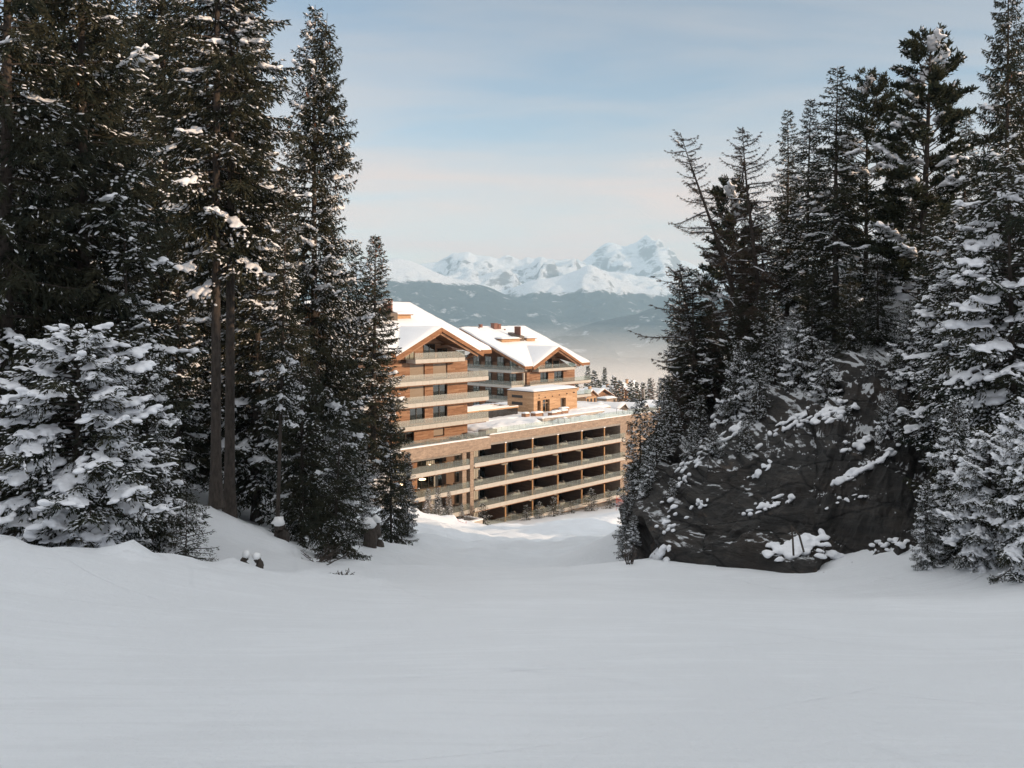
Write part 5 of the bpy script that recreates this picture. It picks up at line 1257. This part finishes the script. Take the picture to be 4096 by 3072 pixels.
# ------------------------------------------------------------------ far mountains
def mountain_mat(name, tree_z, vary, far=False):
    m, nt, b = new_mat(name)
    g = nd(nt, 'ShaderNodeNewGeometry'); pos = g.outputs['Position']
    s_ = nd(nt, 'ShaderNodeSeparateXYZ'); lk(nt, pos, s_.inputs[0]); nz = nd(nt, 'ShaderNodeSeparateXYZ'); lk(nt, g.outputs['Normal'], nz.inputs[0])
    n1 = noise_n(nt, pos, .0022, 8, .66, .5); n2 = noise_n(nt, pos, .013, 8, .72); n3 = noise_n(nt, mapping(nt, pos, scale=(1, .6, 2.2)), .006, 9, .7, .4)
    # rock breaking through the snow on steep ground
    rk = math_n(nt, 'ADD', math_n(nt, 'MULTIPLY', math_n(nt, 'SUBTRACT', 1.0, nz.outputs['Z']), 1.5), math_n(nt, 'MULTIPLY', math_n(nt, 'SUBTRACT', n3, .5), 1.5))
    c = mixc(nt, ramp(nt, rk, [(.34, 0.0), (.50, .85)]), (.80, .82, .86), (.12, .12, .13))
    # forest below the tree line, thinning upwards
    zz = math_n(nt, 'ADD', s_.outputs['Z'], math_n(nt, 'MULTIPLY', math_n(nt, 'SUBTRACT', n1, .5), vary*2.4))
    fz = math_n(nt, 'DIVIDE', math_n(nt, 'SUBTRACT', tree_z, zz), vary*.55)
    fd = math_n(nt, 'ADD', fz, math_n(nt, 'MULTIPLY', math_n(nt, 'SUBTRACT', n2, .5), 3.2))
    ff = ramp(nt, fd, [(.25, 0.0), (.75, 1.0)])
    gap = ramp(nt, math_n(nt, 'ADD', n1, math_n(nt, 'MULTIPLY', math_n(nt, 'SUBTRACT', noise_n(nt, pos, .0055, 6, .7), .5), .9)), [(.61, 1.0), (.69, .45)])
    ff = math_n(nt, 'MULTIPLY', ff, gap)
    fc = ramp(nt, n2, [(.3, (.02, .03, .034)), (.75, (.07, .085, .09))])
    c = mixc(nt, ff, c, fc)
    lk(nt, c, b.inputs['Base Color']); b.inputs['Roughness'].default_value = .9; b.inputs['Specular IOR Level'].default_value = .1
    bump(nt, b, n2, 45, 1.0); return m
def ridge_mesh(name, pts, Y, depth, foot, amp, seed, mat, nx=520, nv=120, x0=-300, x1=1400, pw=1.25, backd=2200, wl=900):
    pts = sorted(pts); px = np.linspace(x0, x1, nx)
    py = np.interp(px, [p[0] for p in pts], [p[1] for p in pts])
    py = py+fbm(px/7, px*0, seed+50, 4)*.9*amp/160
    X = (px-512)/FPX*Y; zr = (HOR-py)/FPX*Y
    rows = []
    for v in np.linspace(0, 1, nv):
        yy = Y-v*depth; s = 1-(1-v)**pw; s = v*.75+s*.25
        z = zr*(1-s)+foot*s
        env = min(1, v*7)*(1-v*.35)
        # spurs and gullies run down the slope
        sp = ridged(X/wl+v*.25, np.full(nx, yy/(wl*2.6))+v*.4, seed, 6)-.35
        z = z+(sp*amp*2.0+fbm(X/(wl*.28), np.full(nx, yy/(wl*.35)), seed+9, 5)*amp*.5)*env
        rows.append(np.stack([X*(yy/Y*.0+1), np.full(nx, yy), z], -1))
    rows = rows[::-1]
    for v in (.25, .6, 1.0): rows.append(np.stack([X, np.full(nx, Y+v*backd), zr-(zr-foot)*v], -1))
    G_ = np.array(rows)
    return link(name, np_mesh(name, G_.reshape(-1, 3), [grid_faces(G_.shape[0], G_.shape[1])], mat, smooth=True), kind='structure')
SK_A = [(-300, 285), (300, 280), (540, 285), (572, 268), (580, 262.7), (589.3, 256), (598.8, 248), (605.6, 242.6), (612.4, 242), (617.8, 245.3), (623.2, 247), (630, 244), (636.8, 241.3), (643.6, 237.2), (647.6, 234.2), (651.7, 238), (656.5, 244), (662.5, 249.4), (675, 260), (700, 268), (760, 262), (850, 270), (1000, 262), (1400, 270)]
SK_B = [(-300, 268), (100, 262), (330, 260), (385, 268), (405, 266), (421, 264.3), (433, 262), (438, 262), (445, 257), (453, 253), (459, 253.8), (468.6, 252), (474, 254.6), (483, 256.5), (491.6, 257.3), (499, 259), (505, 255.5), (510.6, 256), (514.7, 258), (522, 260), (528, 256.5), (532, 258.6), (535, 258.5), (541, 256), (550, 259), (556, 260), (561, 260.5), (567, 258), (577, 262.3), (600, 270), (640, 276), (700, 284), (1400, 284)]
SK_C = [(-300, 330), (440, 330), (480, 306), (510.6, 288.8), (531, 280.6), (550, 278), (565, 274.5), (578.5, 269.8), (589, 263.7), (599, 268.4), (612, 276.5), (633, 285), (646, 289), (676, 292), (720, 285), (820, 290), (1400, 285)]
SK_D = [(-300, 250), (200, 255), (340, 262), (380, 259.5), (398, 258), (409, 260.5), (421, 265), (433, 271), (445.5, 276.5), (458, 279), (470, 282), (490, 287.4), (503, 293.5), (530, 304), (570, 318), (620, 330), (1400, 345)]
SK_E = [(-300, 350), (520, 350), (560, 334), (573, 329), (600, 321), (637, 314), (650, 308.5), (673, 306), (720, 300), (800, 298), (1400, 290)]
SK_F = [(-300, 380), (536, 380), (545, 343), (550, 339.4), (557, 337), (565, 335.5), (575, 336.5), (583, 335.5), (592, 338.6), (603, 342), (612, 346), (622, 380), (1400, 380)]
ridge_mesh('mountain_range', SK_A, 16000, 4200, -500, 270, 3, mountain_mat('massif', -300, 120), wl=800)
ridge_mesh('mountain_range', SK_B, 13000, 3400, -400, 210, 13, mountain_mat('ridge_snow', 160, 120), wl=620)
ridge_mesh('mountain_slope', SK_C, 11200, 2600, -420, 95, 23, mountain_mat('slope_mid', 255, 110), wl=520)
ridge_mesh('mountain_slope', SK_D, 9800, 3000, -420, 70, 33, mountain_mat('slope_left', 330, 90), wl=560)
ridge_mesh('foothill', SK_E, 7600, 1700, -420, 45, 43, mountain_mat('slope_near', 400, 90), nx=420, nv=60, wl=420)
ridge_mesh('wooded_hill', SK_F, 6400, 420, -300, 8, 53, mountain_mat('island_wood', 400, 60), nx=700, nv=40, x0=500, x1=650, backd=500, wl=200)
m, nt, b = new_mat('valley_snow'); b.inputs['Base Color'].default_value = (.7, .71, .73, 1); b.inputs['Roughness'].default_value = .9
vx = np.linspace(-14000, 16000, 60); vy = np.linspace(5600, 19500, 50); VX, VY = np.meshgrid(vx, vy)
link('valley', np_mesh('valley', np.stack([VX, VY, -820+fbm(VX/1500, VY/1500, 2, 3)*60], -1).reshape(-1, 3), [grid_faces(50, 60)], m, smooth=True), kind='structure')

def vol(name, x0, x1, y0, y1, z0, z1, dens, colr, aniso=0.0, kind='stuff', top=None):
    mb = MB()
    if top is None: mb.box(x0, x1, y0, y1, z0, z1)
    m = bpy.data.materials.new(name); m.use_nodes = True; nt = m.node_tree; nt.nodes.clear()
    o_ = nd(nt, 'ShaderNodeOutputMaterial'); v = nd(nt, 'ShaderNodeVolumePrincipled'); v.inputs['Density'].default_value = dens; v.inputs['Color'].default_value = (*colr, 1); v.inputs['Anisotropy'].default_value = aniso
    lk(nt, v.outputs[0], o_.inputs['Volume']); m.cycles.homogeneous_volume = True if hasattr(m.cycles, 'homogeneous_volume') else None
    o = mb.build(name, m, None); tag(o, kind=kind); return o
vol('haze', -13000, 16000, -400, 18500, -900, 1500, HAZE_D, (.60, .84, 1.0))
# sea of fog filling the valley: a billowed top over an even body
fx = np.linspace(-11000, 13500, 200); fy = np.concatenate([np.linspace(1500, 9000, 110), np.linspace(9200, 12600, 14)]); FX, FY = np.meshgrid(fx, fy)
FZ = FOG_Z+fbm(FX/1600, FY/900, 71, 5)*38+fbm(FX/420, FY/260, 72, 3)*9
nf = FX.size; tv = np.stack([FX, FY, FZ], -1).reshape(-1, 3); bv_ = tv.copy(); bv_[:, 2] = -780
idx = np.arange(nf).reshape(FX.shape); ring = np.concatenate([idx[0, :], idx[1:, -1], idx[-1, -2::-1], idx[-2:0:-1, 0]]); r2 = np.roll(ring, -1)
gf = grid_faces(*FX.shape); 
m = bpy.data.materials.new('fog'); m.use_nodes = True; nt = m.node_tree; nt.nodes.clear()
o_ = nd(nt, 'ShaderNodeOutputMaterial'); v = nd(nt, 'ShaderNodeVolumePrincipled'); v.inputs['Density'].default_value = FOG_D; v.inputs['Color'].default_value = (1.0, .87, .76, 1); v.inputs['Anisotropy'].default_value = 0.0
lk(nt, v.outputs[0], o_.inputs['Volume'])
link('fog_bank', np_mesh('fog_bank', np.concatenate([tv, bv_]), [np.concatenate([gf, gf[:, ::-1]+nf, np.stack([ring, ring+nf, r2+nf, r2], -1)])], m, smooth=False), kind='stuff')

for z_, d_ in ((-275, 2.2e-4), (-215, 1.5e-4), (-150, 9e-5), (-95, 5e-5)):          # mist thinning out above the sea of fog
    vol('fog_bank', -12500, 15500, 1300+abs(z_+330)*4, 12800, -790, z_, d_, (1.0, .91, .82))
# ------------------------------------------------------------------ village below the hotel
def ground_at(px, Y): return ground((px-512)/FPX*Y, Y)
def house(px, Y, w, l, hwall, hroof, rot, label, ybase, wallm='stone', over=.8, group=None, chim=True, name='village_house'):
    x, y, z = at(px, ybase, Y); e = empty(name, (x, y, z), rot, label=label, cat='house', group=group)
    mb = MB(); mb.box(-w/2, w/2, -l/2, l/2, -3, hwall); mb.build('wall', M[wallm], e)
    mb = MB(); mb.prism([(-w/2, hwall), (w/2, hwall), (0, hwall+hroof*w/(w+2*over))], -l/2+.01, l/2-.01); mb.build('gable', M['timber'], e)
    for s_ in (-1, 1):
        P4 = [np.array(p) for p in ((s_*(w/2+over), -l/2-over, hwall-.25), (s_*(w/2+over), l/2+over, hwall-.25), (0, l/2+over, hwall+hroof), (0, -l/2-over, hwall+hroof))]
        mb = MB(); mb.hexa([p+np.array((0, 0, .02)) for p in P4]+[p+np.array((0, 0, .25)) for p in P4]) if s_ < 0 else mb.hexa([p+np.array((0, 0, .02)) for p in P4[::-1]]+[p+np.array((0, 0, .25)) for p in P4[::-1]])
        rf = mb.build('roof', M['beam'], e)
        Q = [p+np.array((0, 0, .26)) for p in (P4 if s_ > 0 else [P4[1], P4[0], P4[3], P4[2]])]
        snow_sheet('roof_snow', *Q, .5, parent=e, res=1.0, seed=int(px), bumps=.1)
    for k in range(3):
        mb = MB(); xx = -w/2+(k+.5)*w/3; mb.box(xx-.6, xx+.6, -l/2-.05, -l/2-.005, hwall-2.2, hwall-.7); wd = mb.build('window', M['dark'], e)
    if chim:
        mb = MB(); mb.box(-w*.2-.5, -w*.2+.5, l*.1, l*.1+1, hwall, hwall+hroof+1.0); mb.build('chimney', M['timber_pale'], e)
        mb = MB(); mb.box(-w*.2-.6, -w*.2+.6, l*.1-.1, l*.1+1.1, hwall+hroof+1.003, hwall+hroof+1.15); mb.build('chimney_cap', M['dark'], e)
    return e
house(595, 350, 8, 8, 2.2, 2.6, HROT-.15, 'far chalet with two snow roof planes and a pale chimney, below the dark tree line', 401, 'stone', 1.4, 'village houses beyond the hotel')
house(582, 330, 7, 8, 1.5, 2.2, HROT+.1, 'low snow-roofed house peeking out left of the far chalet with the pale chimney', 400, 'timber_pale', .8, 'village houses beyond the hotel')
house(626, 430, 11, 9, 2.4, 4.2, HROT+1.35, 'large house with blue-shaded snow roof among the trees, farthest and highest in the village', 395, 'timber', 1.2, 'village houses beyond the hotel')
house(612, 420, 10, 8, 1.8, 2.8, HROT+.1, 'wide house with shaded snow roof half hidden by trees, left of the largest roof', 396, 'timber_pale', 1.2, 'village houses beyond the hotel')
fr = Thing('flat_roofed_hut', 44, -10, -24, 'stone hut with a flat snow roof behind the right end of the roof terrace', 'hut')
xx_, yy_, zz_ = at(607, 402, 300); fr.e.location = (xx_, yy_, zz_); 
mb = MB(); mb.box(-2.9, 2.9, -2, 2, -4, 1.2); mb.build('wall', M['stone'], fr.e)
mb = MB(); mb.box(-3.05, 3.05, -2.15, 2.15, 1.203, 1.35); mb.build('roof', M['dark'], fr.e)
snow_sheet('roof_snow', (-3, -2.1, 1.36), (3, -2.1, 1.36), (3, 2.1, 1.36), (-3, 2.1, 1.36), .5, parent=fr.e, seed=4, edge=1.5, bumps=.25)
mb = MB(); mb.box(.9, 1.9, -2.06, -2.005, -1.0, .9); mb.build('door', M['dark'], fr.e)
for i, (px, yb, lb_) in enumerate(((589, 409, 'leftmost of three low snow-covered pitched canopies behind the terrace railing'), (611, 409, 'middle one of three low snow-covered pitched canopies behind the terrace railing'), (633, 409.5, 'rightmost of three low snow-covered pitched canopies behind the terrace railing'))):
    x, y, z = at(px, yb, 215+i*4); e = empty('canopy', (x, y, z), HROT+.12, label=lb_, cat='canopy', group='pitched canopies behind the roof terrace')
    for s_ in (-1, 1):
        a = [(s_*2.6, -3.4, .1), (s_*2.6, 3.4, .1), (0, 4, 1.5), (0, -4, 1.5)]
        if s_ < 0: a = [a[1], a[0], a[3], a[2]]
        P4 = [np.array(p) for p in a]; mb = MB(); mb.hexa([p-np.array((0, 0, .2)) for p in P4]+P4); mb.build('roof', M['brown'], e)
        snow_sheet('roof_snow', *[p+np.array((0, 0, .005)) for p in P4], .45, parent=e, seed=i, bumps=.12)
    mb = MB(); mb.prism([(-2.45, .0), (2.45, .0), (0, 1.32)], -3.3, 3.3); mb.build('gable', M['brown'], e)
    mb = MB(); mb.box(-2.3, 2.3, -3.2, 3.2, -8, -.005); mb.build('wall', M['stone'], e)
x, y, z = at(655, 410, 260); e = empty('village_house', (x, y, z), HROT, label='long flat snow roof at the far right end of the hotel terrace', cat='house', group='village houses beyond the hotel')
mb = MB(); mb.box(-7, 8, -6, 6, -10, 1.5); mb.build('wall', M['stone'], e); snow_sheet('roof_snow', (-7.2, -6.2, 1.51), (8.2, -6.2, 1.51), (8.2, 6.2, 1.51), (-7.2, 6.2, 1.51), .7, parent=e, seed=6, edge=1.5, bumps=.25)
x, y, z = at(634, 402, 300); e = empty('dark_shelter', (x, y, z), HROT+.4, label='black hipped market shelter roof without snow, right of the flat-roofed hut', cat='shelter')
mb = MB(); mb.hexa([(-1.7, -1.2, .0), (1.7, -1.2, 0), (1.7, 1.2, 0), (-1.7, 1.2, 0), (-1.2, -.5, 1.2), (1.2, -.5, 1.2), (1.2, .5, 1.2), (-1.2, .5, 1.2)]); mb.build('roof', M['dark'], e)
mb = MB(); mb.box(-1.5, 1.5, -1, 1, -3, -.005); mb.build('wall', M['room'], e)
x, y, z = at(643, 399, 300); e = empty('chimney_post', (x, y, z), 0, label='tall dark metal flue standing by the hill edge beyond the hotel end', cat='flue')
mb = MB(); mb.tube([(-.2, 0, -3), (-.2, 0, 3.4)], .32, 10); mb.build('pipe', M['brown'], e); mb = MB(); mb.tube([(.45, 0, -3), (.45, 0, 3.3)], .16, 10); mb.build('pipe', M['fascia'], e)
ft = rs(9)
far_list = [(560, 376, 'f'), (566, 380, 'f'), (571, 374, 'f'), (577, 378, 'f'), (583, 383, 'f'), (588, 372, 'f'), (594, 377, 'f'), (604.5, 370, 'f'), (609, 385, 'l'), (600, 384, 'f'), (614, 384, 'f'), (616, 390, 'l'), (620, 383, 'f'), (626, 392, 'l'), (631, 388, 'f'), (637, 387, 'f'), (643, 384, 'f'), (650, 378, 'f'), (655, 386, 'l'), (661, 380, 'f'), (580, 392, 'l'), (592, 392, 'l'), (603, 394, 'l'), (611, 398, 'f'), (599, 402, 'f'), (622, 400, 'l'), (632, 398, 'f'), (641, 397, 'f'), (649, 395, 'l'), (564, 390, 'l'), (572, 394, 'f'), (586, 397, 'f'), (660, 396, 'f'), (618, 404, 'f'), (628, 408, 'l'), (552, 380, 'f'), (668, 385, 'f'), (676, 380, 'f')]
order = sorted(range(len(far_list)), key=lambda i: far_list[i][0])
rank = {i: k for k, i in enumerate(order)}
words = ['pointed frosty spruce', 'bushy frosty spruce', 'slim frosty spruce', 'broad frosty spruce']
ordn = lambda n: f"{n}{'th' if 10 <= n % 100 <= 20 else {1: 'st', 2: 'nd', 3: 'rd'}.get(n % 10, 'th')}"
for i, (px, yt, k) in enumerate(far_list):
    Y = 415-(yt-372)*4.2+ft.randn()*8
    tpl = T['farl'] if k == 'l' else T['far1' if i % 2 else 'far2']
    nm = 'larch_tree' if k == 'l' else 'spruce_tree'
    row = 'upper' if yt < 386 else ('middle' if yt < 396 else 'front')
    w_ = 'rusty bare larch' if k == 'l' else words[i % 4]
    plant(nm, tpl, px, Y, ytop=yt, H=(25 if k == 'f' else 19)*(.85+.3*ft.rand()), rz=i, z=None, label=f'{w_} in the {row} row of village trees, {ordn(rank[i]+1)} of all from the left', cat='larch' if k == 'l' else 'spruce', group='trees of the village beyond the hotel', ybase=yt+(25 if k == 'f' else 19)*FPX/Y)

# ------------------------------------------------------------------ small things near the hotel and the piste
bush = T['sap']
for i, (px, Y, yt, lb_) in enumerate(((525, 137, 508, 'bushy snow-dusted young spruce in front of the stone wing, first right of the pillars'), (536, 139, 505, 'frosty shrub-like spruce, second along the foot of the stone wing'), (548, 141, 500, 'wide frosty bush below the third balcony bay'), (575, 146, 504, 'small frosty bush before the lowest glass rail, mid wing'), (583, 147, 492, 'frosted pale bush standing tallest before the lowest glass rail'), (601, 149, 494, 'pointed golden frosty shrub at the right end of the stone wing'), (497, 131, 507, 'snow-balled small spruce before the pale concrete wall'), (560, 143, 509, 'low twiggy frosty bush between two wider ones below the balconies'))):
    bx, by, _ = hw((4.0, 6.5, 9.3, 14.6, 19.2, 23.6, -5.2, 12.0)[i], 1.7+.4*(i % 3))
    plant('young_spruce', bush, px, by, X=bx, ytop=yt-3, rz=i*2.1, wid=1.6, label=lb_, cat='bush', group='frosted bushes along the foot of the hotel')
for i, (px, Y, yt, lb_) in enumerate(((438, 118, 487, 'snow-crusted spruce directly left of the concrete box'), (449, 121, 491, 'dark slim spruce with thin tip before the left wing balcony'), (462, 123, 503, 'low spreading spruce beside the retaining wall'), (428, 112, 488, 'frosted spruce half hidden by the end of the left wood'))):
    plant('spruce_tree', T['frost'], px, Y, ytop=yt, rz=i*1.1, wid=1.1, label=lb_, cat='spruce', group='small spruces before the left wing')
x, y, z = at(489, 528, 124.5)
rwll = Thing('retaining_wall', -9, 1.5, -31.5, 'pale concrete retaining wall with a snow edge under the left wing balconies', 'wall')
mb = MB(); mb.box(-14, -7.0, -3.4, -3.0, -34, -28.9); mb.box(-7.35, -7.0, -2.995, .8, -34, -28.9); rwll.part(mb, 'wall', M['concrete'])
mb = MB(); mb.box(-14, -6.95, -3.45, -2.95, -28.895, -28.75); mb.box(-7.4, -6.95, -2.945, .8, -28.895, -28.75); rwll.part(mb, 'snow', M['snow_roof'])
x, y, z = at(447, 527, 106); e = empty('concrete_box', (x, y, z), .25, label='low concrete box under a rounded snow cap, at the lower left corner of the hotel', cat='concrete box')
mb = MB(); mb.box(-1.3, 1.1, -.8, .8, -2, .7); mb.build('box', M['concrete'], e)
snow_sheet('snow_cap', (-1.4, -.9, .705), (1.2, -.9, .705), (1.2, .9, .705), (-1.4, .9, .705), .6, parent=e, res=.25, seed=3, edge=.6, bumps=.15)
# red safety netting
M['net'] = simple('red_net', (.45, .05, .05), .7)
for i, (px, yb, Y, ln, lb_) in enumerate(((458, 531, 104, 3.2, 'short red safety net beside the snow-capped concrete box'), (632, 503, 139, 6, 'long red safety net at the foot of the right end of the stone wing'))):
    x, y, z = at(px, yb, Y); e = empty('safety_net', (x, y, z-.3), HROT-.3 if i else -.9, label=lb_, cat='net', group='red nets at the piste edge')
    for k in range(int(ln/1.6)+1): mb = MB(); mb.tube([(k*1.6-ln/2, 0, -.5), (k*1.6-ln/2, 0, 1.7)], .03, 6); mb.build('pole', M['net'], e)
    mb = MB()
    for k in range(int(ln/.16)): mb.bar((k*.16-ln/2, 0, .05), (k*.16-ln/2, 0, 1.5), .02, .02)
    for k in range(9): mb.bar((-ln/2, .012, .08+k*.17), (ln/2, .012, .08+k*.17), .02, .02)
    mb.build('net', M['net'], e)
# stumps, root plate, fallen wood
def stump(px, Y, h, r0, label, snow=.25, tilt=.15, ybase=None):
    x = (px-512)/FPX*Y; z = ground(x, Y)-.15 if ybase is None else (HOR-ybase)/FPX*Y; e = empty('tree_stump', (x, Y, z), px, label=label, cat='stump', group='stumps along the left bank')
    r = rs(int(px)); n = 7; pts = [(tilt*h*s*s, .1*math.sin(3*s), h*s) for s in np.linspace(0, 1, n)]
    v, f = tube_np(np.array(pts), r0*(1.25-.35*np.linspace(0, 1, n)), 12); v += (r.rand(*v.shape)-.5)*r0*.28
    cap = len(v); v = np.vstack([v, [pts[-1]]]); k = 12; t3 = np.array([(cap-k+j, cap-k+(j+1) % k, cap) for j in range(k)])
    link('wood', np_mesh('wood', v, [f, t3], M['bark'], smooth=True), e)
    v, f = blobs(np.array([pts[-1]])+np.array((0, 0, snow*.3)), np.array([[1., 0, 0]]), np.array([r0*1.35]), np.array([r0*1.25]), np.array([snow]), r, True)
    link('snow_cap', np_mesh('snow_cap', v, [f], M['snow_roof'], smooth=True), e)
stump(369, 44, 1.15, .30, 'large forked stump with snow caps at the right end of the left wood', .35)
stump(379, 45, 1.2, .24, 'narrower leaning stump fused to the forked one, snow on top', .3, .5)
stump(256, 22.5, .36, .09, 'pair-like broken stump poking from the snow bank below the leaning bare trunk', .12, .1, ybase=572)
stump(247, 22.6, .24, .08, 'short dark stump left of the broken one, under a snow lip', .14, .1, ybase=567)
stump(281, 32.5, .75, .2, 'snow-topped root stump at the foot of the leaning bare trunk', .2, .3)
def twigs(name, px, Y, n, h, spread, label, cat, mat, ybase=None, sn=0, w=.014):
    x = (px-512)/FPX*Y; z = ground(x, Y)-.05 if ybase is None else (HOR-ybase)/FPX*Y; e = empty(name, (x, Y, z), 0, label=label, cat=cat); r = rs(int(px)+n)
    mb = MB()
    for k in range(n):
        a = r.rand()*6.28; l = h*(.5+.6*r.rand()); p0 = np.array((r.randn()*spread*.15, r.randn()*spread*.15, 0)); q = p0+np.array((math.cos(a)*spread*r.rand(), math.sin(a)*spread*r.rand(), l))
        mid = (p0+q)/2+r.randn(3)*l*.06; mb.tube([p0, mid, q], [w, w*.8, w*.4], 4, False)
        for s_ in range(3):
            b0 = mid+(q-mid)*r.rand(); mb.tube([b0, b0+np.array((r.randn()*.25*l, r.randn()*.25*l, .22*l))], [w*.5, w*.25], 3, False)
    mb.build('stems', mat, e); return e
twigs('bare_shrub', 630, 29.5, 16, .6, .4, 'leafless grey shrub beside the left foot of the dark rock', 'shrub', M['bark_larch'])
twigs('bare_shrub', 474, 127, 14, 3.0, 1.5, 'leafless brown sapling before the pale retaining wall', 'shrub', M['bark_larch'], w=.03)
twigs('root_tangle', 322, 31, 26, .45, 1.2, 'tangle of bare roots and twigs hanging down the bank under the dark drooping spruce', 'roots', M['bark'], w=.02)
twigs('root_tangle', 343, 27.5, 16, .3, .6, 'dark root tangle at the lowest tip of the left bank, reaching the piste', 'roots', M['bark'], w=.02)
twigs('brushwood', 115, 22.6, 40, 1.0, 1.6, 'bare brushwood under the long snowy arms, behind the piste bank', 'brushwood', M['bark'], w=.012)
twigs('brushwood', 40, 20.5, 30, .8, 1.4, 'bare brushwood at the foot of the snow-laden young spruce on the left', 'brushwood', M['bark'], w=.012)
# dead leaning stems on the rock
e = empty('dead_tree', at(797, 552, 26.2), 0, label='dead grey stem snapped into a narrow upside-down V on the snowy rock ledge', cat='dead tree')
mb = MB(); mb.tube([(-.1, 0, -.1), (-.14, -.05, .4), (-.2, -.1, .8)], [.03, .028, .018], 6); mb.build('stem', M['bark_larch'], e)
mb = MB(); mb.tube([(-.2, -.1, .8), (.05, -.05, .5), (.2, 0, .0)], [.018, .028, .03], 6); mb.tube([(.05, -.05, .5), (.2, 0, .6)], [.012, .006], 5); mb.build('stem', M['bark_larch'], e)
# snow lying on the ledges of the cliff
sp = rs(6); parts = []
dg_ = bpy.context.evaluated_depsgraph_get() if False else None
cv = cl
def ledge(px, py, n, spread, rad, seed):
    r = rs(seed); P_ = cv.reshape(-1, 3); X_ = 512+FPX*P_[:, 0]/P_[:, 1]; Z_ = HOR-FPX*P_[:, 2]/P_[:, 1]
    for k in range(int(n*1.8)):
        qx = px+r.randn()*spread[0]; qy = py-(qx-px)*spread[2]+r.randn()*spread[1]
        i = np.argmin((X_-qx)**2+(Z_-qy)**2+((P_[:, 1]-P_[:, 1].min())*.15)**2)
        v, f = blobs(np.array([P_[i]+np.array((0, -.05, .03))]), np.array([[1., r.randn()*.4, spread[2]]]), np.array([rad*(.25+.6*r.rand())]), np.array([rad*(.3+.3*r.rand())]), np.array([rad*.34]), r, True)
        parts.append((v, f))
for q in ((795, 548, 34, (13, 3.5, .25), .34, 1), (830, 556, 12, (8, 2.5, -.1), .22, 2), (862, 470, 20, (16, 2, .55), .26, 3), (760, 470, 10, (5, 3, .8), .2, 4), (735, 430, 14, (9, 4, .8), .25, 5), (700, 455, 9, (10, 6, .9), .24, 6), (770, 505, 16, (12, 3, .35), .2, 7), (700, 505, 8, (6, 3, .5), .16, 8), (668, 520, 10, (5, 8, .5), .22, 9), (660, 555, 16, (7, 4, .8), .26, 10), (830, 415, 20, (14, 5, .3), .3, 11), (790, 425, 14, (12, 4, .6), .25, 12), (870, 440, 16, (14, 4, .45), .24, 13), (730, 405, 22, (12, 4, .7), .34, 14), (850, 500, 8, (10, 2, .3), .16, 15), (895, 545, 16, (12, 3, .0), .16, 16), (680, 480, 7, (6, 7, 1.0), .24, 17), (860, 568, 10, (12, 1.5, .0), .16, 18)): ledge(*q)
V, F = join(parts); V, F = remesh(V, F[0], .03, sp); link('ledge_snow', np_mesh('ledge_snow', V, [F], M['snow_tree'], smooth=True), cliff, kind='stuff')
